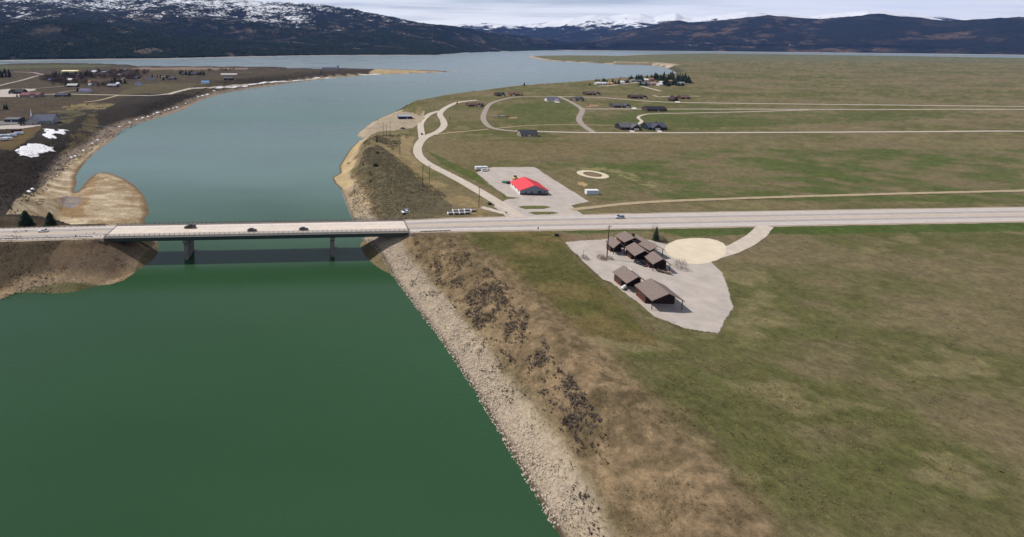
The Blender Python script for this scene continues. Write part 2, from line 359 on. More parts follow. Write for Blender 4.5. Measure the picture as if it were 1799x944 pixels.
def ground_mat():
    m = bpy.data.materials.new('earth_and_grass'); m.use_nodes = True; n, l = m.node_tree.nodes, m.node_tree.links
    b = n['Principled BSDF']; b.inputs['Roughness'].default_value = 0.95; b.inputs['Specular IOR Level'].default_value = 0.1
    at = n.new('ShaderNodeAttribute'); at.attribute_name = 'ground'
    ge = n.new('ShaderNodeNewGeometry'); last = at.outputs['Color']
    for sc_, v in ((0.9, 0.30), (3.5, 0.25)):
        no = n.new('ShaderNodeTexNoise'); no.inputs['Scale'].default_value = sc_; no.inputs['Detail'].default_value = 4; no.inputs['Roughness'].default_value = 0.7
        l.new(ge.outputs['Position'], no.inputs['Vector'])
        mr = n.new('ShaderNodeMapRange'); mr.inputs['From Min'].default_value = 0.3; mr.inputs['From Max'].default_value = 0.7; mr.inputs['To Min'].default_value = 1 - v; mr.inputs['To Max'].default_value = 1 + v
        l.new(no.outputs[0], mr.inputs[0])
        mx = n.new('ShaderNodeMix'); mx.data_type = 'RGBA'; mx.blend_type = 'MULTIPLY'; mx.inputs['Factor'].default_value = 1
        l.new(last, mx.inputs['A']); l.new(mr.outputs[0], mx.inputs['B']); last = mx.outputs['Result']
    bp = n.new('ShaderNodeBump'); bp.inputs['Strength'].default_value = 0.6; bp.inputs['Distance'].default_value = 0.5
    l.new(no.outputs[0], bp.inputs['Height']); l.new(bp.outputs[0], b.inputs['Normal'])
    l.new(last, b.inputs['Base Color']); return m
nr, na = GX.shape
GZv = GZ + np.where(GD > 2, (n_fine - 0.5) * 0.25 * (np.minimum(line_dist(GX, GY, emb_left), line_dist(GX, GY, emb_right)) > 13), 0)
idx = np.arange(nr * na).reshape(nr, na)
q = np.stack([idx[:-1, :-1], idx[:-1, 1:], idx[1:, 1:], idx[1:, :-1]], -1).reshape(-1, 4)
keep = (GZv.ravel()[q] > -1.2).any(1); q = q[keep]
used = np.unique(q); remap = np.zeros(nr * na, np.int64); remap[used] = np.arange(len(used))
V = np.stack([GX.ravel(), GY.ravel(), GZv.ravel()], 1)[used]
ground = fast_mesh('ground', V, remap[q], ground_mat(), smooth=True, colors=COL.reshape(-1, 3)[used]); tag(ground, kind='structure')

# ------------------------------------------------------------------ water
def water_mat():
    m = bpy.data.materials.new('lake_water'); m.use_nodes = True; n, l = m.node_tree.nodes, m.node_tree.links
    b = n['Principled BSDF']; b.inputs['IOR'].default_value = 1.333; b.inputs['Roughness'].default_value = 0.10
    ge = n.new('ShaderNodeNewGeometry'); mp = n.new('ShaderNodeMapping'); mp.inputs['Scale'].default_value = (0.004, 0.010, 1)
    l.new(ge.outputs['Position'], mp.inputs[0])
    no = n.new('ShaderNodeTexNoise'); no.inputs['Scale'].default_value = 1.0; no.inputs['Detail'].default_value = 5; l.new(mp.outputs[0], no.inputs['Vector'])
    # clear green river water below the bridge, milky silt in the pool and lake above it
    sp = n.new('ShaderNodeSeparateXYZ'); l.new(ge.outputs['Position'], sp.inputs[0])
    wob = n.new('ShaderNodeMath'); wob.operation = 'MULTIPLY_ADD'; wob.inputs[1].default_value = 120; l.new(no.outputs[0], wob.inputs[0]); l.new(sp.outputs[1], wob.inputs[2])
    mr = n.new('ShaderNodeMapRange'); mr.inputs['From Min'].default_value = 250; mr.inputs['From Max'].default_value = 420; mr.interpolation_type = 'SMOOTHSTEP'
    l.new(wob.outputs[0], mr.inputs[0])
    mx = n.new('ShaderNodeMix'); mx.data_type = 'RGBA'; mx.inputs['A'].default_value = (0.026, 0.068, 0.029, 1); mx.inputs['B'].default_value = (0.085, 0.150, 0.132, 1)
    l.new(mr.outputs[0], mx.inputs['Factor'])
    mr2 = n.new('ShaderNodeMapRange'); mr2.inputs['From Min'].default_value = 0.3; mr2.inputs['From Max'].default_value = 0.7; mr2.inputs['To Min'].default_value = 0.85; mr2.inputs['To Max'].default_value = 1.15
    l.new(no.outputs[0], mr2.inputs[0])
    mm = n.new('ShaderNodeMix'); mm.data_type = 'RGBA'; mm.blend_type = 'MULTIPLY'; mm.inputs['Factor'].default_value = 1
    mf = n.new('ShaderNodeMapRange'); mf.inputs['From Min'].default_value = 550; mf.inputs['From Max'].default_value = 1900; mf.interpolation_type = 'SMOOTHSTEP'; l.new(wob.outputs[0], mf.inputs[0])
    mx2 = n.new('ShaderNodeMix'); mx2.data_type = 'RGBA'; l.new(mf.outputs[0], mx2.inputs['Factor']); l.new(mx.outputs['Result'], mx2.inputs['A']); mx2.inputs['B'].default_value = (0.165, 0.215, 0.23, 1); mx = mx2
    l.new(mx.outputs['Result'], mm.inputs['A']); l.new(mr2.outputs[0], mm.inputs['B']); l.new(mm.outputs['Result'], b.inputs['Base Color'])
    # wind streaks roughen the surface
    mr3 = n.new('ShaderNodeMapRange'); mr3.inputs['From Min'].default_value = 0.35; mr3.inputs['From Max'].default_value = 0.65; mr3.inputs['To Min'].default_value = 0.26; mr3.inputs['To Max'].default_value = 0.36
    l.new(no.outputs[0], mr3.inputs[0])
    mr4 = n.new('ShaderNodeMapRange'); mr4.inputs['From Min'].default_value = 260; mr4.inputs['From Max'].default_value = 620; mr4.inputs['To Min'].default_value = 0.22; mr4.inputs['To Max'].default_value = 1.0; l.new(sp.outputs[1], mr4.inputs[0])
    mu = n.new('ShaderNodeMath'); mu.operation = 'MULTIPLY'; l.new(mr3.outputs[0], mu.inputs[0]); l.new(mr4.outputs[0], mu.inputs[1]); l.new(mu.outputs[0], b.inputs['Roughness'])
    w1 = n.new('ShaderNodeTexNoise'); w1.inputs['Scale'].default_value = 0.7; w1.inputs['Detail'].default_value = 6; w1.inputs['Roughness'].default_value = 0.6; l.new(ge.outputs['Position'], w1.inputs['Vector'])
    bp = n.new('ShaderNodeBump'); bp.inputs['Strength'].default_value = 0.14; bp.inputs['Distance'].default_value = 0.4
    mr5 = n.new('ShaderNodeMapRange'); mr5.inputs['From Min'].default_value = 120; mr5.inputs['From Max'].default_value = 420; mr5.inputs['To Min'].default_value = 0.30; mr5.inputs['To Max'].default_value = 0.07; l.new(sp.outputs[1], mr5.inputs[0]); l.new(mr5.outputs[0], bp.inputs['Strength'])
    l.new(w1.outputs[0], bp.inputs['Height']); l.new(bp.outputs[0], b.inputs['Normal'])
    return m
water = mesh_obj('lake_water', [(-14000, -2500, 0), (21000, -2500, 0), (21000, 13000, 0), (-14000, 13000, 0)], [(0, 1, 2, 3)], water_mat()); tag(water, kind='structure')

# ------------------------------------------------------------------ mountains
def az_of(px): 
    p = P(px, 200, 0); return math.atan2(p.x, p.y)
def elev_of(px, py):
    u, v = (px - CX) / FOC, (py - CY) / FOC; c, s = math.cos(PITCH), math.sin(PITCH)
    return (-s - v * c) / math.hypot(u, c - v * s)
def prof(pts):
    a = np.array([az_of(x) for x, y in pts]); e = np.array([elev_of(x, y) for x, y in pts]); return a, e
shore_px = [(-700, 116), (-300, 112), (0, 106.5), (150, 104.8), (300, 103.3), (470, 99.2), (560, 97.6), (760, 97), (795, 94), (850, 91.5), (900, 90), (960, 88.3), (1005, 87), (1062, 85.6)]
shore_az = np.array([az_of(x) for x, y in shore_px]); shore_r = np.array([math.hypot(*XY(x, y, 0)) for x, y in shore_px])
main_a, main_e = prof([(-700, -130), (-300, -75), (-100, -42), (0, -32), (100, -26), (200, -14), (300, -8), (400, -3), (470, 1), (500, 3), (550, 6), (600, 14), (620, 15), (640, 21), (700, 32), (740, 40), (790, 45.5), (850, 56), (900, 62), (960, 68), (1000, 77), (1040, 82), (1062, 85.5)])
main_d = np.interp(main_a, [az_of(-700), az_of(0), az_of(500), az_of(800), az_of(1000), az_of(1062)], [4600, 4300, 3600, 2300, 1300, 500])
foot_a, foot_e = prof([(-700, 20), (-200, 36), (0, 44), (60, 40), (130, 42), (200, 48), (280, 58), (340, 66), (420, 70), (520, 73), (600, 78), (700, 80), (800, 84), (900, 86)])
def main_height(a, r):
    rs = np.interp(a, shore_az, shore_r); dc = np.interp(a, main_a, main_d); rc = rs + dc
    hc = CAM_H + rc * np.interp(a, main_a, main_e) + 16 * (fbm(a * 170, a * 0 + 5.3, 4, 26) - 0.5); t = (r - rs) / dc
    x, y = r * np.sin(a), r * np.cos(a)
    rd = ridged(x / 1500, y / 1500, 5, 101) - 0.62
    body = np.where(t < 1, 0.42 * t + 0.58 * np.clip(t, 0, 1) ** 2.2, 1 - 0.5 * (t - 1))
    h = hc * (body + 0.95 * rd * np.clip(t, 0, 1) * np.clip(1.06 - t, 0, 1)) + hc * 0.02 * (fbm(x / 240, y / 240, 3, 5) - 0.5)
    rf = rs + 1150; hf = CAM_H + rf * np.interp(a, foot_a, foot_e); tf = (r - rs) / 1150
    hf = hf * np.clip(np.where(tf < 1, np.sin(np.clip(tf, 0, 1) * math.pi / 2) ** 0.8, 1 - 0.22 * (tf - 1)), -1, 1) * (0.9 + 0.35 * (fbm(x / 420, y / 420, 4, 7) - 0.5) * 2 * np.clip(tf * (1.15 - tf) * 2, 0, 1) + 0.1 * np.clip(tf, 0, 1))
    return np.where(t < 0, np.maximum(-4, 0.05 * (r - rs)), np.maximum(np.maximum(h, hf), 0.5 + 6 * t))
hill_a, hill_e = prof([(985, 87), (1005, 79), (1030, 70), (1060, 63), (1100, 53), (1140, 42), (1160, 37), (1180, 35.5), (1200, 39), (1260, 34), (1330, 26), (1420, 33), (1520, 24), (1640, 36), (1760, 30), (1900, 44)])
def hill_height(a, r):
    rs = 6900 + 0 * a; rc = 8900.0; hc = CAM_H + rc * np.interp(a, hill_a, hill_e) + 24 * (fbm(a * 140, r / 400, 4, 16) - 0.5); t = (r - rs) / (rc - rs)
    x, y = r * np.sin(a), r * np.cos(a); rd = ridged(x / 1300, y / 1300, 5, 141) - 0.62
    h = hc * (np.where(t < 1, 1.25 * t - 0.25 * t * t, 1 - 0.6 * (t - 1)) + 0.8 * rd * np.clip(t, 0, 1) * np.clip(1.05 - t, 0, 1))
    return np.where(t < 0, -4, np.maximum(h, 1))
snow_a, snow_e = prof([(700, 60), (770, 50), (800, 43), (840, 40), (880, 41), (900, 43), (940, 40), (960, 36), (990, 31), (1010, 29), (1030, 25), (1060, 29.5), (1090, 25), (1112, 24), (1136, 30), (1172, 23.5), (1184, 30), (1200, 32), (1290, 22), (1400, 30), (1500, 20), (1650, 34), (1900, 42)])
def snow_height(a, r):
    rc = 14500.0; hc = CAM_H + rc * np.interp(a, snow_a, snow_e) + 40 * (fbm(a * 90, r / 700, 4, 6) - 0.5); t = (r - 10200) / (rc - 10200)
    x, y = r * np.sin(a), r * np.cos(a); rd = ridged(x / 1500 + 0.3 * y / 1500, y / 1900, 5, 171) - 0.62
    h = hc * (np.where(t < 1, 0.12 + 0.88 * np.clip(t, 0, 1) ** 1.1, 1 - 0.7 * (t - 1)) + 1.5 * rd * np.clip(t, 0, 1) * np.clip(1.10 - t, 0, 1))
    return np.where(r < 7150, -4, np.maximum(h, np.interp(r, [7150, 7600, 10200], [2, 30, 90]) * (0.8 + 0.4 * fbm(x / 500, y / 500, 3, 44))))
def mountain_mat(name, forest, brown, snow_lo, snow_hi, snow_gain, brown_amt, patch, wm=1.0, wf=0.75, th=1.50):
    m = bpy.data.materials.new(name); m.use_nodes = True; n, l = m.node_tree.nodes, m.node_tree.links
    b = n['Principled BSDF']; b.inputs['Roughness'].default_value = 0.95; b.inputs['Specular IOR Level'].default_value = 0.05
    ge = n.new('ShaderNodeNewGeometry'); sp = n.new('ShaderNodeSeparateXYZ'); l.new(ge.outputs['Position'], sp.inputs[0])
    sn = n.new('ShaderNodeSeparateXYZ'); l.new(ge.outputs['Normal'], sn.inputs[0])
    def noise(s, d=6, r=0.6):
        no = n.new('ShaderNodeTexNoise'); no.inputs['Scale'].default_value = s; no.inputs['Detail'].default_value = d; no.inputs['Roughness'].default_value = r
        l.new(ge.outputs['Position'], no.inputs['Vector']); return no.outputs[0]
    def mth(op, a, bb, clamp=False):
        x = n.new('ShaderNodeMath'); x.operation = op; x.use_clamp = clamp
        for i, v in enumerate((a, bb)):
            if isinstance(v, (int, float)): x.inputs[i].default_value = v
            else: l.new(v, x.inputs[i])
        return x.outputs[0]
    def rng_(v, a, bb, c=0.0, d=1.0):
        x = n.new('ShaderNodeMapRange'); x.inputs['From Min'].default_value = a; x.inputs['From Max'].default_value = bb; x.inputs['To Min'].default_value = c; x.inputs['To Max'].default_value = d
        l.new(v, x.inputs[0]); return x.outputs[0]
    def mixc(f, a, bb):
        x = n.new('ShaderNodeMix'); x.data_type = 'RGBA'; l.new(f, x.inputs['Factor'])
        for k, v in (('A', a), ('B', bb)):
            if isinstance(v, tuple): x.inputs[k].default_value = (*v, 1)
            else: l.new(v, x.inputs[k])
        return x.outputs['Result']
    big, mid, fine = noise(0.0011, 5), noise(patch, 7, 0.66), noise(0.028, 4, 0.75)
    col = mixc(rng_(fine, 0.35, 0.65), tuple(c * 0.55 for c in forest), tuple(c * 1.5 for c in forest))
    open_ = mth('MULTIPLY', rng_(mid, 0.5, 0.58), rng_(big, 0.40, 0.56))
    col = mixc(mth('MULTIPLY', mth('MULTIPLY', open_, brown_amt), rng_(fine, 0.35, 0.55)), col, brown)
    alt = rng_(sp.outputs[2], snow_lo, snow_hi)
    s = mth('ADD', mth('ADD', mth('MULTIPLY', alt, snow_gain), mth('MULTIPLY', mid, wm)), mth('MULTIPLY', fine, wf))
    s = mth('ADD', s, mth('MULTIPLY', big, 1.0))
    col = mixc(rng_(s, th, th + 0.07), col, (0.74, 0.76, 0.80))
    col = mixc(rng_(sp.outputs[2], 4.5, 2.0), col, (0.42, 0.39, 0.35))
    l.new(col, b.inputs['Base Color'])
    bp = n.new('ShaderNodeBump'); bp.inputs['Strength'].default_value = 0.8; bp.inputs['Distance'].default_value = 18; l.new(fine, bp.inputs['Height']); l.new(bp.outputs[0], b.inputs['Normal'])
    return m
def mountain(name, fn, a0, a1, na_, r0, r1, nr_, material):
    a = np.radians(np.linspace(a0, a1, na_)); r = np.linspace(0, 1, nr_) ** 1.25 * (r1 - r0) + r0
    Rm, Am = np.meshgrid(r, a, indexing='ij'); Z = fn(Am, Rm)
    i = np.arange(nr_ * na_).reshape(nr_, na_); qq = np.stack([i[:-1, :-1], i[:-1, 1:], i[1:, 1:], i[1:, :-1]], -1).reshape(-1, 4)
    vv = np.stack([(Rm * np.sin(Am)).ravel(), (Rm * np.cos(Am)).ravel(), Z.ravel()], 1)
    kk = (vv[:, 2][qq] > -3.5).any(1)
    return tag(fast_mesh(name, vv, qq[kk], material, smooth=True), kind='structure')
FOREST = (0.009, 0.014, 0.014)
mountain('forested_mountain', main_height, -57, 30.2, 620, 2300, 9600, 150, mountain_mat('forest_slopes', FOREST, (0.14, 0.11, 0.085), 170, 900, 0.62, 0.9, 0.0060, 1.0, 1.25, 2.02))
mountain('brown_mountain', hill_height, 25.8, 60, 240, 6850, 9800, 70, mountain_mat('brown_slopes', (0.014, 0.018, 0.018), (0.13, 0.09, 0.07), 300, 800, 0.34, 0.9, 0.004, 1.0, 0.75, 1.78))
mountain('snowy_mountain', snow_height, 6.0, 60, 380, 7100, 15600, 110, mountain_mat('snow_slopes', (0.012, 0.016, 0.018), (0.12, 0.11, 0.10), 330, 760, 0.80, 0.4, 0.0034, 1.7, 0.9, 2.15))

# the shore forest: far too many trees to count
def cones(x, y, z, h, w, sides=5):
    n_ = len(x); t = np.linspace(0, 2 * math.pi, sides, endpoint=False)[None, :] + rng.uniform(0, 6, (n_, 1))
    ring = np.stack([x[:, None] + np.cos(t) * w[:, None], y[:, None] + np.sin(t) * w[:, None], np.repeat(z[:, None], sides, 1)], -1)
    top = np.stack([x, y, z + h], -1)[:, None]
    v = np.concatenate([ring, top], 1).reshape(-1, 3); o = (np.arange(n_) * (sides + 1))[:, None]
    f = np.concatenate([np.stack([o + k, o + (k + 1) % sides, o + sides], -1) for k in range(sides)], 1).reshape(-1, 3)
    return v, f
a = rng.uniform(math.radians(-42), math.radians(29.8), 120000); rs = np.interp(a, shore_az, shore_r)
r = rs + 14 + rng.uniform(0, 1, len(a)) ** 1.6 * 2300
x, y = r * np.sin(a), r * np.cos(a)
dens = fbm(x / 260, y / 260, 4, 201)
k = (dens > 0.44) & (r < rs + np.interp(a, main_a, main_d) * 0.9); k[::6] |= dens[::6] > 0.38
a, r, x, y = a[k][:46000], r[k][:46000], x[k][:46000], y[k][:46000]
hh = rng.uniform(11, 22, len(a)); v, f = cones(x, y, main_height(a, r) - 1, hh, hh * 0.24)
tag(fast_mesh('shore_forest', v, f, mat('conifer_mass', (0.016, 0.026, 0.018), 0.95, 0.5, 0.02, spec=0.05)), 'dark conifer forest on the slopes across the lake', 'forest', kind='stuff')
# ------------------------------------------------------------------ roads, tracks and lots
def resample(pts, step):
    out = []
    for (x0, y0, w0), (x1, y1, w1) in zip(pts[:-1], pts[1:]):
        n_ = max(1, int(math.hypot(x1 - x0, y1 - y0) / step))
        out += [(x0 + (x1 - x0) * i / n_, y0 + (y1 - y0) * i / n_, w0 + (w1 - w0) * i / n_) for i in range(n_)]
    return out + [pts[-1]]
def smooth_line(pts, k=3):
    p = [np.array(q, float) for q in pts]
    for _ in range(k):
        o = [p[0]]
        for a_, b_ in zip(p[:-1], p[1:]): o += [a_ * 0.75 + b_ * 0.25, a_ * 0.25 + b_ * 0.75]
        p = o + [p[-1]]
    return [tuple(q) for q in p]
def strip(name, pts, material, off=0.2, step=4.0, z=None, lateral=0.0, curve=True, cols=3, parent=None, rag=0.0):
    """a draped ribbon; pts are (x, y, width) in metres"""
    if curve and len(pts) > 2: pts = smooth_line(pts, 2)
    pts = resample(pts, step); A_ = np.array(pts); d = np.gradient(A_[:, :2], axis=0); d /= np.linalg.norm(d, axis=1)[:, None] + 1e-9
    nrm = np.stack([-d[:, 1], d[:, 0]], 1); t = np.linspace(-0.5, 0.5, cols)
    wd = A_[:, 2][:, None] * np.ones(cols)[None]
    if rag: wd = wd * (1 + rag * (rng.random((len(A_), cols)) - 0.5))
    X = A_[:, 0][:, None] + nrm[:, :1] * (t[None] * wd + lateral); Y = A_[:, 1][:, None] + nrm[:, 1:] * (t[None] * wd + lateral)
    Z = height(X, Y)[0] + off if z is None else np.full(X.shape, z)
    n_ = len(A_); i = np.arange(n_ * cols).reshape(n_, cols)
    qd = np.stack([i[:-1, :-1], i[1:, :-1], i[1:, 1:], i[:-1, 1:]], -1).reshape(-1, 4)[:, ::-1]
    o = fast_mesh(name, np.stack([X.ravel(), Y.ravel(), Z.ravel()], 1), qd, material, parent, smooth=True)
    uv = o.data.uv_layers.new(name='across'); lv = np.zeros(len(o.data.loops), np.int32); o.data.loops.foreach_get('vertex_index', lv)
    uvv = np.stack([np.repeat(np.arange(n_) * step, cols), np.tile(t + 0.5, n_)], 1)[lv]; uv.data.foreach_set('uv', uvv.astype(np.float32).ravel())
    if parent is None: tag(o, kind='structure')
    return o
def px_strip(name, pts, width, material, off=0.22, step=4.0, **kw):
    return strip(name, [(*XY(x, y), width) for x, y in pts], material, off, step, **kw)
def patch(name, poly, material, off=0.2, cell=1.0, rag=1.0, z=None, thick=0.0, kind='structure'):
    """a draped sheet with an uneven edge, poly in metres"""
    xs, ys = [p[0] for p in poly], [p[1] for p in poly]
    gx, gy = np.meshgrid(np.arange(min(xs) - 2, max(xs) + 2, cell), np.arange(min(ys) - 2, max(ys) + 2, cell), indexing='ij')
    wx, wy = (fbm(gx / 6, gy / 6, 3, 301) - 0.5) * 5 * rag, (fbm(gx / 6, gy / 6, 3, 311) - 0.5) * 5 * rag
    ins = inside(gx + wx, gy + wy, poly); edge = np.clip(line_dist(gx + wx, gy + wy, poly, True) / (2.5 * cell + 0.5), 0, 1)
    zz = (height(gx, gy)[0] if z is None else np.full(gx.shape, z)) + off + thick * np.where(ins, edge, 0) * (0.7 + 0.6 * fbm(gx / 3, gy / 3, 2, 5))
    i = np.arange(gx.size).reshape(gx.shape); qd = np.stack([i[:-1, :-1], i[1:, :-1], i[1:, 1:], i[:-1, 1:]], -1).reshape(-1, 4)
    qd = qd[ins.ravel()[qd].all(1)]; us = np.unique(qd); rm = np.zeros(gx.size, np.int64); rm[us] = np.arange(len(us))
    o = fast_mesh(name, np.stack([gx.ravel(), gy.ravel(), zz.ravel()], 1)[us], rm[qd], material, smooth=True); return tag(o, kind=kind)

def asphalt_mat(name, base, streak):
    m = mat(name, base, 0.9, 0.10, 0.35); n, l = m.node_tree.nodes, m.node_tree.links; b = n['Principled BSDF']
    src = b.inputs['Base Color'].links[0].from_socket
    uv = n.new('ShaderNodeUVMap'); uv.uv_map = 'across'; sp = n.new('ShaderNodeSeparateXYZ'); l.new(uv.outputs[0], sp.inputs[0])
    cr = n.new('ShaderNodeValToRGB'); e = cr.color_ramp.elements
    e[0].position = 0.0; e[0].color = (1.12,) * 3 + (1,); e[1].position = 1.0; e[1].color = (1.1,) * 3 + (1,)
    for p_, v_ in ((0.10, 1.10), (0.17, 1.06), (0.24, streak), (0.34, streak * 0.98), (0.42, 1.05), (0.50, 1.02), (0.58, 1.06), (0.66, streak), (0.76, streak), (0.83, 1.04), (0.92, 1.1)):
        x_ = e.new(p_); x_.color = (v_, v_, v_, 1)
    l.new(sp.outputs[1], cr.inputs[0])
    mx = n.new('ShaderNodeMix'); mx.data_type = 'RGBA'; mx.blend_type = 'MULTIPLY'; mx.inputs['Factor'].default_value = 1
    l.new(src, mx.inputs['A']); l.new(cr.outputs[0], mx.inputs['B']); l.new(mx.outputs['Result'], b.inputs['Base Color']); return m
M_ROAD = asphalt_mat('worn_asphalt', lin(176, 166, 160), 0.80)
M_DECK = asphalt_mat('bridge_concrete', lin(206, 194, 184), 0.95)
M_GRAVEL = mat('pale_gravel', lin(186, 174, 160), 0.95, 0.16, 0.5)
M_TRACK = mat('dirt_track', lin(160, 144, 116), 0.95, 0.18, 0.4)
M_LOT = mat('lot_gravel', lin(172, 162, 154), 0.95, 0.14, 0.16, detail=8)
M_SIDE = mat('side_road', lin(150, 138, 128), 0.95, 0.10, 0.3)
M_WHITE = mat('road_paint_white', lin(226, 224, 220), 0.8, 0.12, 2.0)
M_YELLOW = mat('road_paint_yellow', lin(196, 164, 84), 0.8, 0.15, 2.0)
M_SHOULDER = mat('road_shoulder', lin(152, 138, 120), 0.95, 0.2, 0.8)
wl_ = [2 * b_wid, 15.2, 14.4, 14.4, 14.4]; wr_ = [2 * b_wid, 16.2, 17, 18, 18.6, 19, 19, 19, 19]
HWL = [(*p, w_) for p, w_ in zip(hw_left, wl_)]; HWR = [(*p, w_) for p, w_ in zip(hw_right, wr_)]
for side, HW in (('west', HWL), ('east', HWR)):
    sh = strip('road_shoulder', [(x, y, w_ + 3.2) for x, y, w_ in HW], M_SHOULDER, z=ZR - 0.06, curve=False, rag=0.06)
    rd = strip('highway', HW, M_ROAD, z=ZR, curve=False)
    for lat, m_ in ((-0.22, M_YELLOW), (0.22, M_YELLOW)):
        strip('lane_line', [(x, y, 0.2) for x, y, w_ in HW], m_, z=ZR + 0.012, lateral=lat, curve=False, cols=2, parent=rd)
    for s_ in (-1, 1):
        strip('edge_line', [(x, y, 0.26) for x, y, w_ in HW], M_WHITE, z=ZR + 0.012, lateral=s_ * 5.4, curve=False, cols=2, parent=rd)
# lot round the red-roofed shed, and its roads
patch('gravel_lot', W([(836, 303), (850, 297), (866, 293.5), (939, 293.5), (1036, 354.5), (1004, 361), (1024, 377), (1010, 381), (893, 384), (866, 362), (892, 349), (913, 348), (890, 345), (862, 325)], ZR), M_LOT, z=ZR, off=-0.012, cell=0.4, rag=0.25)
M_TURF = mat('verge_turf', lin(92, 92, 52), 0.95, 0.3, 0.5)
for pts in ([(908, 363), (920, 361), (955, 361), (971, 364), (955, 367.3), (922, 367.6)], [(925, 373.5), (938, 371.5), (970, 371.5), (984, 374.5), (970, 377), (940, 377.2)]):
    patch('grass_island', W(pts, ZR), M_TURF, z=ZR, off=0.02, cell=0.5, rag=0.2, thick=0.12)
px_strip('gravel_road', [(912, 382), (896, 371), (880, 359), (842, 336), (800, 312), (765, 295), (744, 283), (734, 271), (733, 259), (740, 246), (752, 238), (768, 233), (781, 222), (779, 211), (771, 201), (779, 192), (793, 184), (806, 179), (838, 176)], 7.6, M_GRAVEL, rag=0.08)
px_strip('launch_road', [(742, 244), (740, 232), (738, 219), (744, 209), (757, 199), (773, 195.5)], 7.0, M_GRAVEL, rag=0.1)
px_strip('field_track', [(762, 237), (800, 232), (858, 226.4)], 3.0, M_TRACK)
px_strip('loop_road', [(905, 230.3), (880, 228), (862, 224.5), (852, 216.4), (848, 206.8), (852.3, 194.4), (859, 183.4), (871.6, 177.9), (896, 171.7), (917, 169.9), (979, 169.9)], 6.6, M_SIDE)
px_strip('loop_road', [(979, 169.9), (984.6, 171), (1000, 178), (1010, 183.4), (1021, 190), (1024, 195), (1016, 208), (1021, 218), (1042, 232)], 6.6, M_SIDE)
px_strip('lower_road', [(905, 230.3), (945, 231.4), (1010, 232.6), (1040, 232.8), (1200, 232.8), (1450, 232), (1900, 230)], 5.0, M_GRAVEL)
px_strip('field_track', [(868, 225.6), (935, 219.6), (1000, 219), (1088, 219.6)], 3.0, M_TRACK)
px_strip('upper_road', [(979, 169.9), (1055, 170.6), (1100, 174.6), (1150, 179), (1200, 180.2), (1500, 184), (2000, 190)], 6.0, M_GRAVEL)
px_strip('middle_road', [(1024, 191.6), (1100, 191.6), (1135, 192), (1200, 191.6), (1500, 192), (2000, 193)], 5.0, M_GRAVEL)
px_strip('driveway', [(1420, 193), (1300, 197), (1200, 198.6), (1142, 199.4), (1124, 203), (1120, 207), (1128, 212), (1126, 215), (1120, 218)], 3.6, M_GRAVEL)
px_strip('driveway', [(1148, 167.5), (1158, 170.4), (1176, 168.6), (1230, 168.8)], 5.0, M_GRAVEL)
px_strip('village_road', [(1052, 151.5), (1070, 150.8), (1090, 147.6), (1122, 144.6)], 7.0, M_GRAVEL)
px_strip('village_road', [(1126, 151.6), (1143, 155.6), (1160, 160.2)], 6.0, M_GRAVEL)
px_strip('field_track', [(1004, 368.5), (1030, 365.5), (1060, 362), (1100, 357.6), (1200, 351.6), (1500, 342), (2000, 330)], 3.4, M_TRACK, rag=0.3)
px_strip('pull_off', [(846, 364), (858, 367), (872, 371.5), (890, 375)], 4.2, M_GRAVEL, rag=0.2)
px_strip('town_road', [(-60, 168), (0, 153), (30, 144.8), (65, 135.2), (76, 133), (68, 131.4), (55, 129.4), (24, 128.4)], 10, M_SIDE, off=0.5, step=8)
px_strip('shore_road', [(-40, 176), (0, 173.6), (30, 169.6), (71, 168.6), (95, 167.8), (133, 167.8), (210, 170), (250, 170.4), (264, 170.8), (289, 168.6), (311, 162.6), (341, 154.5), (393, 148.5), (450, 142), (505, 136), (560, 131.4), (600, 128.8)], 6.5, M_GRAVEL, off=0.4, step=6)
px_strip('field_road', [(208, 170), (173.5, 179.7), (148, 182.7)], 6, M_TRACK, off=0.4)
px_strip('town_road', [(95, 167.6), (118, 163), (136, 160.8)], 5, M_SIDE, off=0.4)
px_strip('town_road', [(50, 159.5), (84, 156.4), (113, 153.6)], 5, M_SIDE, off=0.4)
px_strip('town_road', [(97, 143.4), (110, 140), (122, 137)], 6, M_SIDE, off=0.5)
px_strip('town_road', [(256, 140.6), (278, 139.2), (292, 135.4)], 7, M_SIDE, off=0.5)
px_strip('town_road', [(170, 138), (214, 136.4), (222, 139), (205, 141.4), (250, 141.2)], 6, M_SIDE, off=0.5)
patch('church_car_park', W([(-40, 215), (32, 214.5), (34, 221), (-40, 224)], ZR + 1), mat('grey_asphalt', lin(112, 110, 110), 0.9, 0.1, 0.2), off=0.35, cell=1.5, rag=0.3)
patch('dirt_yard', W([(-40, 226), (30, 221.5), (75, 221), (72, 224), (40, 229), (-40, 232)], ZR + 1), M_LOT, off=0.4, cell=1.5, rag=0.5)
patch('town_yard', W([(-40, 164), (14, 158), (62, 157.5), (66, 160), (36, 166), (72, 168.4), (70, 172), (0, 172.6), (-40, 174)], ZR + 1), M_LOT, off=0.35, cell=2.5, rag=0.6)
patch('lodge_car_park', W([(991, 424.5), (1060, 419.5), (1108, 414), (1170, 428), (1222, 436), (1272, 480), (1290, 540), (1262, 585), (1205, 578), (1150, 556), (1076, 497), (1058, 491), (1019, 454)], ZR), M_LOT, z=ZR, off=-0.05, cell=0.4, rag=0.25)
patch('sand_arena', W([(1166, 437), (1168, 432), (1174, 427), (1184, 422.6), (1196, 419.8), (1210, 418), (1228, 417.4), (1246, 418.6), (1260, 421.6), (1271, 427), (1277, 434), (1278, 442), (1273, 450), (1262, 457), (1246, 462), (1228, 464.6), (1210, 463.6), (1194, 459), (1180, 452), (1170, 445)], ZR), mat('arena_sand', lin(204, 190, 168), 0.95, 0.08, 0.2), z=ZR, off=0.0, cell=0.35, rag=0.15)
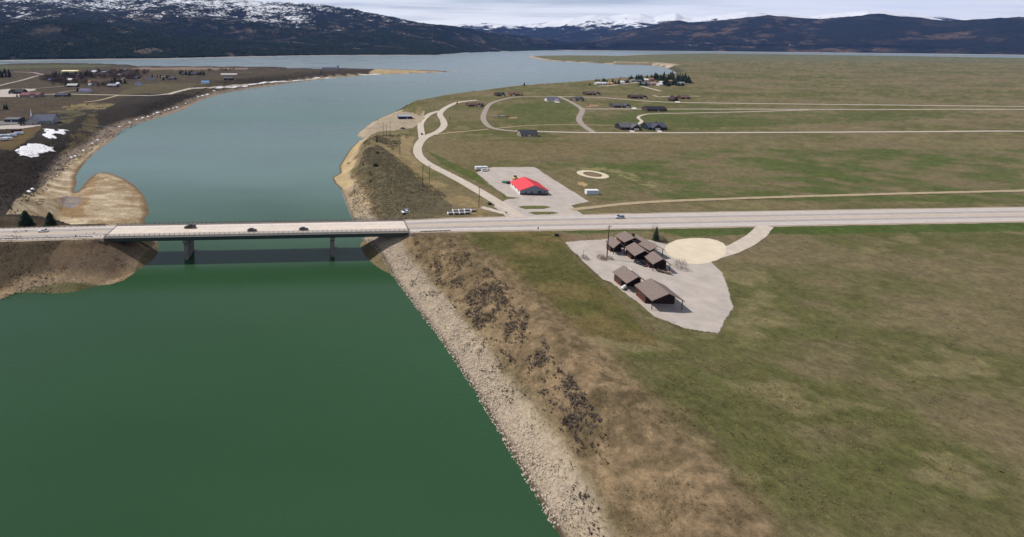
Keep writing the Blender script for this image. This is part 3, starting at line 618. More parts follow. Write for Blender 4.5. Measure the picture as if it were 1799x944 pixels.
px_strip('lodge_drive', [(1240, 452), (1290, 438), (1330, 415), (1345, 396)], 6.0, M_GRAVEL, off=0.14, rag=0.1)
ring_c = P(1041, 306.3, ZR); ring_o = (P(1066, 306.3, ZR) - P(1016, 306.3, ZR)).length / 2
strip('dirt_ring', [(ring_c.x + (ring_o - 2.2) * math.cos(t_), ring_c.y + (ring_o - 2.2) * 1.05 * math.sin(t_), 4.2) for t_ in np.linspace(0, 2 * math.pi, 60)], mat('ring_sand', lin(198, 186, 160), 0.95, 0.1, 0.4), curve=False, step=2)
patch('ring_infield', [(ring_c.x + (ring_o - 4.6) * math.cos(t_), ring_c.y + (ring_o - 4.6) * 1.05 * math.sin(t_)) for t_ in np.linspace(0, 2 * math.pi, 40)], mat('ring_earth', lin(118, 98, 78), 0.95, 0.25, 0.5), off=0.15, cell=0.8, rag=0.2)
# old snow
M_SNOW = mat('old_snow', lin(232, 230, 234), 0.8, 0.10, 0.5)
for k_, pts in enumerate(([(78, 228), (90, 229.5), (97, 231), (108, 227.5), (120, 226), (112, 232), (98, 236), (92, 241), (84, 242), (76, 239.5), (72, 238), (80, 236)], [(26, 266), (44, 257), (52, 252), (66, 250), (90, 248), (94, 252), (80, 257), (68, 260), (62, 264), (50, 270), (38, 270.5)])):
    patch('snow_patch', W(pts, ZR + 1), M_SNOW, off=0.25, cell=0.45, rag=2.0, thick=0.35)
sv, sf = [], []
for x_, y_, L_ in ((251, 206.4, 6), (260, 204, 5), (270, 200.5, 3), (277, 198, 7), (290, 194.5, 3), (296, 192, 4), (304, 190, 3), (310.5, 188, 5), (326, 181, 2), (348, 170, 4), (356, 167.8, 7), (364, 165.6, 9), (376, 161, 5), (386, 158, 16), (400, 156.4, 12), (412, 155, 18), (428, 153, 18), (444, 150.4, 20), (462, 148, 22), (480, 145.8, 24), (498, 143.6, 22), (520, 141.2, 18), (556, 137.4, 20), (575, 136, 12), (642, 130.8, 26), (660, 129.8, 30), (147, 263, 2.4), (132, 273, 2.2), (126, 276, 2), (52, 344, 3), (58, 338, 1.6), (240, 209.5, 3), (228, 214, 2), (210, 221, 2), (172, 245, 2), (162, 251, 1.6)):
    c_ = P(x_, y_, 2.5); i_ = min(range(len(left_shore) - 1), key=lambda i: (left_shore[i][0] - c_.x) ** 2 + (left_shore[i][1] - c_.y) ** 2); a_ = Vector((left_shore[i_ + 1][0] - left_shore[i_][0], left_shore[i_ + 1][1] - left_shore[i_][1], 0)).normalized(); L_ *= 2.0 if x_ > 340 else 1.2; s_ = Vector((-a_.y, a_.x, 0)); n0 = len(sv); N_ = 14
    gz_ = gz(c_.x, c_.y)
    ring = [c_ + a_ * (L_ * 0.5 * math.cos(t) * random.uniform(0.75, 1.2)) + s_ * ((1.3 + min(L_, 30) * 0.08) * math.sin(t) * random.uniform(0.6, 1.3)) for t in np.linspace(0, 2 * math.pi, N_, endpoint=False)]
    sv += [(p.x, p.y, gz(p.x, p.y) + 0.25) for p in ring] + [(c_.x, c_.y, gz_ + 1.5)]; sf += [(n0 + i, n0 + (i + 1) % N_, n0 + N_) for i in range(N_)]
tag(mesh_obj('shore_snow', sv, sf, M_SNOW, smooth=True), 'broken line of old snow along the left shore', 'snow', kind='stuff')

# ------------------------------------------------------------------ bridge
bz = math.atan2(b_dir.y, b_dir.x)
bridge = thing('road_bridge', 'long grey concrete road bridge on two wall piers across the green river', 'bridge', (b_mid.x, b_mid.y, 0), bz)
M_CONC = mat('pier_concrete', lin(112, 110, 106), 0.9, 0.18, 0.5); M_STEEL = mat('green_steel', lin(52, 66, 60), 0.6, 0.15, 0.5); M_KERB = mat('kerb_concrete', lin(176, 164, 158), 0.9, 0.15, 0.6)
M_RAIL = mat('weathered_rail', lin(104, 98, 94), 0.7, 0.2, 1.0); M_POST = mat('rail_post', lin(84, 80, 78), 0.7, 0.2, 1.0)
bh, bw = b_half, b_wid
sk = (bA - bC).dot(b_dir) / (2 * bw)               # skew of the end joint per metre across
deck = MB().add([(-bh - bw * (-sk) * 0, -bw, ZR - 0.5), (bh, -bw, ZR - 0.5), (bh, bw, ZR - 0.5), (-bh, bw, ZR - 0.5), (-bh, -bw, ZR), (bh, -bw, ZR), (bh, bw, ZR), (-bh, bw, ZR)],
    [(3, 2, 1, 0), (4, 5, 6, 7), (0, 1, 5, 4), (1, 2, 6, 5), (2, 3, 7, 6), (3, 0, 4, 7)]).build('deck', M_DECK, bridge)
uvl = deck.data.uv_layers.new(name='across')
for lp in deck.data.loops:
    v_ = deck.data.vertices[lp.vertex_index].co; uvl.data[lp.index].uv = (v_.x, 0.5 + v_.y / (2 * bw))
for s_ in (-1, 1):
    MB().box(-bh, bh, s_ * bw - 0.45 if s_ > 0 else -bw, bw if s_ > 0 else -bw + 0.45, ZR + 0.002, ZR + 0.42).build('kerb', M_KERB, bridge)
    MB().box(-bh, bh, s_ * 5.6 - 0.1, s_ * 5.6 + 0.1, ZR + 0.004, ZR + 0.012).build('edge_line', M_WHITE, deck)
MB().box(-bh, bh, -0.1, 0.1, ZR + 0.004, ZR + 0.012).build('lane_line', M_YELLOW, deck)
for k_ in range(5):
    y_ = -bw + 1.3 + k_ * (2 * bw - 2.6) / 4
    MB().box(-bh + 0.2, bh - 0.2, y_ - 0.32, y_ + 0.32, ZR - 2.75, ZR - 2.6).box(-bh + 0.2, bh - 0.2, y_ - 0.09, y_ + 0.09, ZR - 2.6, ZR - 0.6).box(-bh + 0.2, bh - 0.2, y_ - 0.28, y_ + 0.28, ZR - 0.6, ZR - 0.502).build('girder', M_STEEL, bridge)
for e_ in (-1, 1):
    x0 = e_ * bh
    MB().box(min(x0 - 0.35, x0 + 0.35), max(x0 - 0.35, x0 + 0.35), -bw, bw, ZR + 0.006, ZR + 0.02).build('expansion_joint', mat('joint', lin(116, 110, 106), 0.9), bridge)
    x1 = x0 + e_ * 1.2
    MB().box(min(x0, x1), max(x0, x1), -bw - 0.3, bw + 0.3, ZR - 6.5, ZR - 0.55).build('abutment', M_CONC, bridge)
    for s_ in (-1, 1):      # splayed wing walls
        ya, yb = s_ * (bw + 0.35), s_ * (bw + 0.75)
        MB().add([(x0 - e_ * 0.2, ya, ZR - 6), (x0 + e_ * 6, ya + s_ * 2.2, ZR - 3.2), (x0 + e_ * 6, ya + s_ * 2.2, ZR - 0.6), (x0 - e_ * 0.2, ya, ZR - 0.3), (x0 - e_ * 0.2, yb, ZR - 6), (x0 + e_ * 6, yb + s_ * 2.2, ZR - 3.2), (x0 + e_ * 6, yb + s_ * 2.2, ZR - 0.6), (x0 - e_ * 0.2, yb, ZR - 0.3)],
            [(0, 1, 2, 3), (7, 6, 5, 4), (0, 4, 5, 1), (3, 2, 6, 7), (0, 3, 7, 4), (1, 5, 6, 2)]).build('wing_wall', M_KERB, bridge)
def along(p): return (p - b_mid).dot(b_dir)
for px_, py_ in ((333, 447), (584, 447)):
    u_ = along(P(px_, py_, 0)); L_ = bw * 0.74
    pier = MB()
    for (l0, t0, z0), (l1, t1, z1) in (((L_, 1.0, -3), (L_, 1.0, ZR - 5.0)), ((L_, 1.0, ZR - 5.0), (bw - 0.6, 1.15, ZR - 3.6)), ((bw - 0.6, 1.15, ZR - 3.6), (bw - 0.6, 1.15, ZR - 2.76))):
        v_ = []
        for l_, t_, z_ in ((l0, t0, z0), (l1, t1, z1)):
            v_ += [(u_ - t_, -l_, z_), (u_, -l_ - 0.5, z_), (u_ + t_, -l_, z_), (u_ + t_, l_, z_), (u_, l_ + 0.5, z_), (u_ - t_, l_, z_)]
        pier.add(v_, [tuple(range(5, -1, -1)), tuple(range(6, 12))] + [(i, (i + 1) % 6, 6 + (i + 1) % 6, 6 + i) for i in range(6)])
    pier.build('pier', M_CONC, bridge)
# railings: posts, three rails and wire mesh on each side
mesh_m = bpy.data.materials.new('wire_mesh'); mesh_m.use_nodes = True; n, l = mesh_m.node_tree.nodes, mesh_m.node_tree.links
tr = n.new('ShaderNodeBsdfTransparent'); mxs = n.new('ShaderNodeMixShader'); mxs.inputs[0].default_value = 0.24
n['Principled BSDF'].inputs['Base Color'].default_value = (0.16, 0.16, 0.16, 1); n['Principled BSDF'].inputs['Roughness'].default_value = 0.7
l.new(tr.outputs[0], mxs.inputs[1]); l.new(n['Principled BSDF'].outputs[0], mxs.inputs[2]); l.new(mxs.outputs[0], n['Material Output'].inputs[0])
post_me = None
for s_ in (-1, 1):
    y_ = s_ * (bw - 0.22); rail = MB()
    for z_ in (0.62, 1.0, 1.5): rail.box(-bh, bh, y_ - 0.045, y_ + 0.045, ZR + z_ - 0.04, ZR + z_ + 0.04)
    ro = rail.build('railing', M_RAIL, bridge)
    mesh_obj('mesh_panel', [(-bh, y_, ZR + 0.42), (bh, y_, ZR + 0.42), (bh, y_, ZR + 1.5), (-bh, y_, ZR + 1.5)], [(0, 1, 2, 3)], mesh_m, ro)
    N_ = int(2 * bh / 2.4)
    for k_ in range(N_ + 1):
        if post_me is None: po = MB().box(-0.07, 0.07, -0.07, 0.07, 0.4, 1.58).build('post', M_POST, ro); post_me = po.data
        else: po = bpy.data.objects.new('post', post_me); coll.objects.link(po); po.parent = ro
        po.location = (-bh + 2 * bh * k_ / N_, y_, ZR)
# guard rails on the approaches
def guard_rail(label, pts):
    pts = [Vector((*p, ZR)) for p in pts]; root = thing('guard_rail', label, 'guard rail', pts[0], 0, 'guard rails on the bridge approaches')
    beam = MB(); posts = []
    for a_, b_ in zip(pts[:-1], pts[1:]):
        d_ = (b_ - a_).normalized(); s_ = Vector((-d_.y, d_.x, 0)) * 0.05; o_ = pts[0]
        q_ = [p - o_ for p in (a_ - s_, b_ - s_, b_ + s_, a_ + s_)]
        beam.add([(p.x, p.y, z) for z in (0.45, 0.8) for p in q_], [(3, 2, 1, 0), (4, 5, 6, 7), (0, 1, 5, 4), (1, 2, 6, 5), (2, 3, 7, 6), (3, 0, 4, 7)])
        n_ = max(1, int((b_ - a_).length / 2.0)); posts += [a_ + (b_ - a_) * i / n_ - o_ for i in range(n_)]
    beam.build('beam', M_RAIL, root); pm = None
    for p in posts:
        if pm is None: o = MB().box(-0.08, 0.08, -0.08, 0.08, -0.3, 0.78).build('post', M_POST, root); pm = o.data
        else: o = bpy.data.objects.new('post', pm); coll.objects.link(o); o.parent = root
        o.location = p
def off_line(line, lat, d0, d1):
    out = []; acc = 0
    for (x0, y0), (x1, y1) in zip(line[:-1], line[1:]):
        L_ = math.hypot(x1 - x0, y1 - y0); nx, ny = -(y1 - y0) / L_, (x1 - x0) / L_
        for t in np.linspace(0, 1, 6):
            dd = acc + t * L_
            if d0 <= dd <= d1: out.append((x0 + (x1 - x0) * t + nx * lat, y0 + (y1 - y0) * t + ny * lat))
        acc += L_
    return out
guard_rail('grey guard rail along the far edge of the road left of the bridge', off_line(hw_left, -bw + 0.3, 0.5, 90))
guard_rail('grey guard rail along the near edge of the road left of the bridge', off_line(hw_left, bw - 0.3, 0.5, 90))
guard_rail('grey guard rail at the near right end of the bridge', off_line(hw_right, -8.5, 0.5, 24))
guard_rail('grey guard rail at the far right end of the bridge', off_line(hw_right, 8.5, 0.5, 24))
# ------------------------------------------------------------------ vehicles
M_GLASS = mat('dark_glass', (0.012, 0.014, 0.018), 0.08, spec=0.6); M_TYRE = mat('tyre_rubber', (0.012, 0.012, 0.012), 0.9); M_RIM = mat('wheel_rim', (0.35, 0.35, 0.36), 0.4, metal=0.8)
M_LAMP = mat('headlamp', (0.7, 0.7, 0.68), 0.15, spec=0.6); M_TAIL = mat('tail_lamp', (0.30, 0.01, 0.01), 0.2); M_CHROME = mat('bumper_black', (0.03, 0.03, 0.03), 0.5)
def loft(sections, name, m, parent):
    """sections: list of (x, [(half_width, z), ...]) from the rear to the front"""
    k_ = len(sections[0][1]); v, f = [], []
    for x_, pr in sections:
        v += [(x_, w_, z_) for w_, z_ in pr] + [(x_, -w_, z_) for w_, z_ in reversed(pr)]
    n_ = 2 * k_
    for i in range(len(sections) - 1):
        for j in range(n_): f.append((i * n_ + j, i * n_ + (j + 1) % n_, (i + 1) * n_ + (j + 1) % n_, (i + 1) * n_ + j))
    f += [tuple(range(n_ - 1, -1, -1)), tuple(range((len(sections) - 1) * n_, len(sections) * n_))]
    return mesh_obj(name, v, f, m, parent, smooth=False)
def car(name, label, cat, loc, rz, kind='sedan', paint=(0.5, 0.5, 0.5), group=None):
    t = thing(name, label, cat, loc, rz, group); pm = mat('car_paint_%d_%d_%d' % tuple(int(c * 999) for c in paint), paint, 0.25, spec=0.6)
    L, w, bt, rt = {'sedan': (4.7, 0.90, 0.92, 1.45), 'suv': (4.8, 0.94, 1.05, 1.75), 'pickup': (5.8, 0.98, 1.10, 1.86)}[kind]; h = L / 2
    def sec(x_, w_, top): return (x_, [(w_ * 0.94, 0.28), (w_, 0.5), (w_, top * 0.8), (w_ * 0.9, top)])
    fr = bt * 0.86
    loft([sec(-h, w * 0.86, bt * 0.78), sec(-h + 0.12, w * 0.96, bt * 0.97), sec(-h + 0.8, w, bt), sec(0.7, w, bt), sec(h - 0.9, w * 0.98, fr + 0.06), sec(h - 0.25, w * 0.93, fr * 0.92), sec(h, w * 0.80, fr * 0.72)], 'body', pm, t)
    c0, c1, r0, r1 = {'sedan': (-h + 0.55, h - 1.35, -h + 1.35, h - 2.25), 'suv': (-h + 0.08, h - 1.35, -h + 0.35, h - 2.1), 'pickup': (-0.75, h - 1.55, -0.6, h - 2.35)}[kind]
    def cab(x_, w_, z_): return (x_, [(w_, bt - 0.02), (w_ + (w * 0.78 - w_) * 0.5, bt + (z_ - bt) * 0.5), (w * 0.78, z_ - 0.04), (w * 0.66, z_)])
    loft([(c0, [(w * 0.9, bt - 0.02), (w * 0.89, bt), (w * 0.88, bt + 0.01), (w * 0.7, bt + 0.02)]), cab(r0, w * 0.92, rt - 0.03), cab((r0 + r1) / 2, w * 0.93, rt), cab(r1, w * 0.92, rt - 0.03), (c1, [(w * 0.9, bt - 0.06), (w * 0.89, bt - 0.05), (w * 0.88, bt - 0.04), (w * 0.7, bt - 0.03)])], 'window_glass', M_GLASS, t)
    loft([(r0 + 0.02, [(w * 0.74, rt - 0.05), (w * 0.74, rt), (w * 0.72, rt + 0.01), (w * 0.6, rt + 0.02)]), (r1 - 0.02, [(w * 0.74, rt - 0.05), (w * 0.74, rt), (w * 0.72, rt + 0.01), (w * 0.6, rt + 0.02)])], 'roof_panel', pm, t)
    pil = MB()
    for s_ in (-1, 1):
        for xa, xb in ((r1, c1), (r0, c0), ((r0 + r1) / 2, (r0 + r1) / 2)):
            pil.tube((xb, s_ * w * 0.91, bt - 0.02), (xa, s_ * w * 0.78, rt - 0.02), 0.045, n=4)
    pil.build('pillars', pm, t)
    if kind == 'pickup':
        MB().box(-h + 0.18, -0.85, -w * 0.82, w * 0.82, bt - 0.02, bt + 0.012).build('cargo_bed', M_CHROME, t)
        MB().box(-h + 0.1, -0.8, w * 0.84, w * 0.96, bt - 0.05, bt + 0.16).box(-h + 0.1, -0.8, -w * 0.96, -w * 0.84, bt - 0.05, bt + 0.16).box(-h + 0.05, -h + 0.16, -w * 0.9, w * 0.9, bt - 0.1, bt + 0.16).build('bed_side', pm, t)
    for sx in (-1, 1):
        for sy in (-1, 1):
            x_ = sx * (h - 0.88); r_ = 0.33 if kind == 'sedan' else 0.39
            wh = MB().tube((x_, sy * (w - 0.2), r_), (x_, sy * (w + 0.015), r_), r_, n=14).build('wheel', M_TYRE, t)
            MB().tube((x_, sy * (w + 0.0), r_), (x_, sy * (w + 0.03), r_), r_ * 0.6, n=10).build('rim', M_RIM, wh)
    for sy in (-1, 1):
        MB().box(h - 0.12, h - 0.02, sy * w * 0.62 - 0.17, sy * w * 0.62 + 0.17, fr * 0.66, fr * 0.82).build('headlight', M_LAMP, t)
        MB().box(-h - 0.01, -h + 0.1, sy * w * 0.68 - 0.13, sy * w * 0.68 + 0.13, bt * 0.66, bt * 0.86).build('tail_light', M_TAIL, t)
    return t
def on_road(px, py, lat=None): p = P(px, py, ZR); return (p.x, p.y, ZR + 0.01)
rb_ = bz; rl = math.atan2(hw_left[0][1] - hw_left[2][1], hw_left[0][0] - hw_left[2][0]); rr = math.atan2(hw_right[5][1] - hw_right[3][1], hw_right[5][0] - hw_right[3][0])
car('car', 'white sedan on the highway left of the bridge', 'car', on_road(76, 407), rl + math.pi, 'sedan', (0.72, 0.72, 0.74))
car('pickup_truck', 'black pickup truck in the far lane on the bridge', 'truck', on_road(334, 400.5), rb_ + math.pi, 'pickup', (0.012, 0.012, 0.014))
car('car', 'black sedan in the near lane at the middle of the bridge', 'car', on_road(443, 406), rb_, 'sedan', (0.012, 0.012, 0.014))
car('car', 'dark navy car in the near lane nearest the right pier of the bridge', 'car', on_road(533.5, 404), rb_, 'sedan', (0.02, 0.024, 0.045))
car('car', 'silver hatchback driving on the highway near the gravel lot', 'car', on_road(1088, 383), rr + math.pi, 'suv', (0.42, 0.48, 0.54))
def parked(px, py): p = G(px, py); return (p.x, p.y, p.z + 0.03)
car('car', 'white car parked on the grass above the bridge end', 'car', parked(713, 375.3), 3.35, 'sedan', (0.78, 0.78, 0.8))
car('car', 'grey car parked just behind the white car on the grass', 'car', parked(711.5, 372.8), 3.35, 'suv', (0.20, 0.23, 0.24))
car('car', 'black car on the gravel road by the boat launch', 'car', parked(741, 236.5), 1.4, 'suv', (0.02, 0.02, 0.022))
car('pickup_truck', 'dark pickup parked on the sandy boat launch', 'truck', parked(707, 226.5), 2.7, 'pickup', (0.03, 0.03, 0.035))
car('car', 'dark blue car parked at the back corner of the red-roofed shed', 'car', on_road(895, 322.5), 0.3, 'suv', (0.02, 0.03, 0.08))
car('car', 'black car parked beside the brown lodge units', 'car', on_road(1125, 464.5), -1.05, 'sedan', (0.014, 0.015, 0.02))
# ------------------------------------------------------------------ buildings
def roof_slabs(mb, L, D, he, hr, ov, th=0.22):
    sl = (hr - he) / (D / 2); yo = D / 2 + ov; ze = he - sl * ov
    mb.prism([(0, hr + 0.04), (-yo, ze + 0.04), (-yo, ze + 0.04 + th), (0, hr + 0.04 + th)], -L / 2 - ov, L / 2 + ov)
    mb.prism([(0, hr + 0.04), (0, hr + 0.04 + th), (yo, ze + 0.04 + th), (yo, ze + 0.04)], -L / 2 - ov, L / 2 + ov)
M_FRAME = mat('window_trim', lin(214, 212, 206), 0.6); M_DARKTRIM = mat('dark_trim', lin(60, 52, 46), 0.7); M_GDOOR = mat('garage_door', lin(196, 192, 186), 0.6); M_FOUND = mat('foundation', lin(120, 116, 112), 0.9)
def gable(root, cx, cy, L, D, he, hr, ov, wall_m, roof_m, along_x=True, windows=3, door=True, garage=False, chimney=False, trim=None, chim_m=None, porch=0.0):
    """one gabled block with its ridge along local x (or y) centred at cx, cy"""
    trim = trim or M_FRAME
    def place(o): o.location = (cx, cy, 0); o.rotation_euler = (0, 0, 0 if along_x else math.pi / 2); return o
    w_ = MB()
    pr = [(-D / 2, -0.6), (D / 2, -0.6), (D / 2, he), (0, hr), (-D / 2, he)]
    # prism draws along y: swap so that the ridge runs along x
    v_ = [(-L / 2, y_, z_) for y_, z_ in pr] + [(L / 2 - porch, y_, z_) for y_, z_ in pr]
    w_.add(v_, [(0, 1, 2, 3, 4)[::-1], (5, 6, 7, 8, 9)] + [(i, (i + 1) % 5, 5 + (i + 1) % 5, 5 + i) for i in range(5) if i not in (2, 3)])
    wo = place(w_.build('wall', wall_m, root))
    if porch: wo.data.materials.append(M_LSHADE); wo.data.polygons[1].material_index = 1  # porch shade painted into the gable end wall as a darker timber colour
    r_ = MB(); roof_slabs(r_, L, D, he, hr, ov)
    r_.v = [(y_, x_, z_) for x_, y_, z_ in r_.v]; r_.f = [q[::-1] for q in r_.f]
    ro = place(r_.build('roof', roof_m, root))
    if chimney: MB().box(L * 0.18 - 0.4, L * 0.18 + 0.4, -0.4 + D * 0.12, 0.4 + D * 0.12, he, hr + 1.1).build('chimney', chim_m or M_DARKTRIM, ro)
    zb = 1.0 if he > 2.4 else 0.7
    for s_ in (-1, 1):
        for k_ in range(windows):
            x_ = -L / 2 + (L - porch) * (k_ + 0.5) / max(1, windows)
            if door and s_ < 0 and k_ == windows // 2:
                d_ = MB().box(x_ - 0.5, x_ + 0.5, s_ * D / 2 - 0.05, s_ * D / 2 + 0.05, 0.0, 2.1).build('door', trim, wo); continue
            wn_ = MB().box(x_ - 0.6, x_ + 0.6, s_ * D / 2 - 0.03, s_ * D / 2 + 0.03, zb, zb + 1.2).build('window', M_GLASS, wo)
        if s_ * 1 > 0 and garage:
            pass
    for s_ in (-1, 1):
        y_ = -D * 0.18
        if garage and s_ < 0:
            MB().box(-L / 2 - 0.05, -L / 2 + 0.05, -2.6, 2.6, 0, 2.4).build('garage_door', M_GDOOR, wo)
        else:
            xe_ = s_ * L / 2 - (porch if s_ > 0 else 0)
            MB().box(xe_ - 0.03, xe_ + 0.03, y_ - 0.7, y_ + 0.7, zb, zb + 1.2).build('window', M_GLASS, wo)
    if porch:
        for s_ in (-1, 1): MB().box(L / 2 - 0.2, L / 2, s_ * D / 2 - 0.1, s_ * D / 2 + 0.1, -0.3, he).build('porch_post', trim, wo)
    return wo, ro
def house(name, label, px, py, wpx, depth, he, hr, rz, roof, wall, wing=None, cat='house', group=None, chimney=False, windows=3, garage=False, along_x=True):
    p = G(px, py); dep = p.y * math.cos(PITCH) + (CAM_H - p.z) * math.sin(PITCH); L = wpx * dep / FOC
    t = thing(name, label, cat, (p.x, p.y + depth / 2 * 0.8, p.z + 0.05), rz, group)
    rm = mat('roof_%d_%d_%d' % roof, lin(*roof), 0.85, 0.12, 0.8); wm = mat('wall_%d_%d_%d' % wall, lin(*wall), 0.85, 0.08, 0.8)
    if along_x: gable(t, 0, 0, L, depth, he, hr, 0.45, wm, rm, True, windows, True, garage, chimney)
    else: gable(t, 0, 0, depth, L, he, hr, 0.45, wm, rm, False, windows, True, garage, chimney)
    if wing:
        wx, wl, wd = wing      # position along the house in parts of its length, length, width
        gable(t, wx * L, -depth * 0.35, wl, wd, he - 0.15, he + (hr - he) * 0.9, 0.4, wm, rm, False, 1, False, True, False)
    return t
GR_ = 'houses on the right terrace'
house('shed_building', 'blue-walled metal shed with pale grey roof at the boat launch', 712, 209, 24, 9, 3.6, 5.0, 0.05, (150, 162, 170), (44, 52, 84), cat='shed', windows=4)
house('house', 'long dark-roofed building beside the lower road, nearest the open pasture', 929, 240, 30, 9, 3.0, 6.0, 0.02, (58, 60, 66), (150, 144, 134), cat='building', windows=5)
house('house', 'low brown house left of the loop road bend', 834, 187, 24, 12, 2.8, 5.2, 0.1, (92, 74, 68), (96, 74, 60), (0.25, 7, 6), group=GR_)
house('house', 'dark green-roofed house above the top left of the loop road', 879, 169, 15, 12, 3, 6.4, 0.1, (52, 58, 54), (80, 66, 52), (0.2, 7, 7), group=GR_)
house('house', 'brown house with tan gable right of the dark green-roofed house', 905, 168, 17, 12, 3, 6.2, -0.05, (104, 82, 76), (116, 84, 60), (-0.2, 8, 7), group=GR_, chimney=True)
house('house', 'blue-grey roofed house with white walls at the top of the loop road', 973, 178.5, 22, 14, 2.8, 6.0, -0.1, (88, 90, 112), (206, 200, 192), (0.2, 8, 7), group=GR_)
house('house', 'small dark hip-fronted house just right of the loop road top', 1018, 177.5, 15, 12, 3, 6.0, 0.0, (62, 62, 72), (120, 112, 104), (0.0, 6, 6), group=GR_)
house('house', 'brown house with two gables above the upper road', 1041, 167, 24, 13, 3, 6.2, 0.02, (92, 76, 72), (80, 56, 46), (0.3, 8, 8), group=GR_, chimney=True)
house('house', 'dark brown house with detached gable below the village, right of centre', 1122, 173, 26, 12, 3, 5.6, -0.02, (70, 62, 60), (64, 50, 46), (0.33, 8, 8), group=GR_)
house('house', 'slate-roofed house with pale drive on the middle road', 1092, 189, 28, 13, 3, 5.8, 0.0, (84, 82, 86), (78, 74, 76), (0.3, 8, 8), group=GR_)
house('house', 'long low house with a black roof on the middle road', 1153, 195.5, 34, 12, 3, 6.2, 0.0, (46, 44, 52), (84, 72, 66), group=GR_, windows=6)
house('house', 'narrow dark house with pointed gable at the upper right', 1186, 178, 9, 11, 3.4, 8.0, 0.0, (66, 54, 52), (58, 42, 40), group=GR_, along_x=False, chimney=True)
house('house', 'brown house at the right edge of the photo above the upper road', 1204, 174, 16, 11, 3, 6.2, 0.0, (104, 82, 78), (88, 62, 52), group=GR_)
house('house', 'grey-roofed house with dark gables and white drive on the lower road', 1107, 228, 32, 13, 3, 6.6, -0.04, (92, 90, 96), (50, 48, 54), (0.22, 10, 9), group=GR_)
house('house', 'slate-blue house with steep dark gables at the right end of the lower road', 1154, 228, 32, 13, 3, 7.0, 0.02, (70, 74, 86), (44, 48, 58), (-0.12, 10, 10), group=GR_, chimney=True)
for k_, (x_, y_) in enumerate(((1110, 230.4), (1158, 230.4), (1113, 190.4), (978, 179.6), (1190, 179.4))):
    patch('concrete_drive', W([(x_ - 6, y_ - 1.2), (x_ + 4, y_ - 1.2), (x_ + 7, y_ + 1.0), (x_ - 3, y_ + 1.0)], ZR), mat('pale_concrete', lin(214, 208, 204), 0.9, 0.06, 0.4), off=0.3, cell=0.8, rag=0.05)
for k_, (x_, y_, w_) in enumerate(((1040, 186, 26), (1090, 222, 24), (1140, 224, 14), (900, 207, 18))):
    patch('bare_earth', W([(x_ - w_ / 2, y_ - 1.5), (x_ + w_ / 2, y_ - 2), (x_ + w_ / 2 + 2, y_ + 1.5), (x_ - w_ / 2, y_ + 2.2)], ZR), mat('turned_earth', lin(146, 116, 96), 0.95, 0.2, 0.3), off=0.2, cell=1.5, rag=1.5)
GV = 'village houses among the conifers by the lake'
for x_, y_, w_, rf, wa, lb in ((1052, 148.6, 9, (200, 200, 204), (190, 186, 180), 'white-roofed house at the left end of the lakeside village'), (1062, 148.8, 7, (190, 194, 202), (170, 168, 166), 'pale house between conifers at the left of the village'),
    (1072, 149, 9, (176, 150, 120), (160, 118, 74), 'tan house with orange-brown walls on the village road'), (1094, 146.6, 6, (196, 196, 200), (200, 198, 194), 'small white house at the bend of the village road'), (1101, 145.6, 8, (96, 78, 82), (92, 70, 70), 'dark plum house right of the small white village house'),
    (1113, 143.6, 7, (120, 132, 132), (130, 134, 130), 'grey house below the tall conifers left of the village middle'), (1123, 144.4, 10, (82, 92, 100), (96, 100, 104), 'slate house under a row of tall conifers'), (1136, 142.4, 7, (216, 216, 214), (200, 196, 190), 'bright white-roofed house in the village middle'),
    (1135, 150, 13, (88, 94, 116), (70, 74, 86), 'blue-roofed house nearest the pasture in the village'), (1145, 141.4, 8, (150, 110, 100), (150, 120, 108), 'brick-red house behind the white-roofed village house'), (1149, 149, 11, (160, 128, 128), (150, 124, 120), 'pinkish-brown long house right of the blue-roofed house'),
    (1163, 147.4, 6, (214, 214, 216), (200, 200, 200), 'small white house left of the dark tree clump'), (1161, 150.6, 6, (206, 206, 208), (200, 200, 200), 'white trailer-like house at the village front'), (1178, 145, 9, (150, 112, 92), (140, 96, 74), 'rust-brown house deep in the dark trees'), (1197, 148.6, 12, (140, 138, 150), (120, 116, 120), 'grey-roofed house at the right edge of the village')):
    house('village_house', lb, x_, y_, w_, 11, 3, 5.6, 0.0, rf, wa, group=GV, windows=2)
# left town
GT = 'houses of the town on the left shore'
house('town_building', 'long building with a bright cream roof at the back of the left town', 122, 128, 28, 22, 5, 7.5, 0.0, (236, 222, 180), (196, 186, 160), cat='building', windows=6)
house('town_building', 'long building with a dull red roof at the left town crossroads', 52, 170.5, 33, 16, 3.6, 7.2, 0.04, (122, 78, 84), (140, 132, 132), (0.2, 10, 10), cat='building', windows=6)
house('town_building', 'dark green-black roofed building left of the red-roofed building', 28, 165, 24, 15, 3.6, 8.0, 0.0, (44, 48, 44), (60, 58, 54), (-0.2, 9, 10), cat='building')
house('town_building', 'low charcoal-roofed building on the road right of the red roof', 107, 170, 22, 12, 3, 5.8, 0.05, (64, 68, 80), (76, 80, 92), cat='building', windows=4)
house('town_building', 'grey flat-looking building beside the church car park', 21, 214.5, 24, 12, 3.4, 4.6, 0.03, (104, 104, 112), (70, 74, 86), cat='building', windows=5)
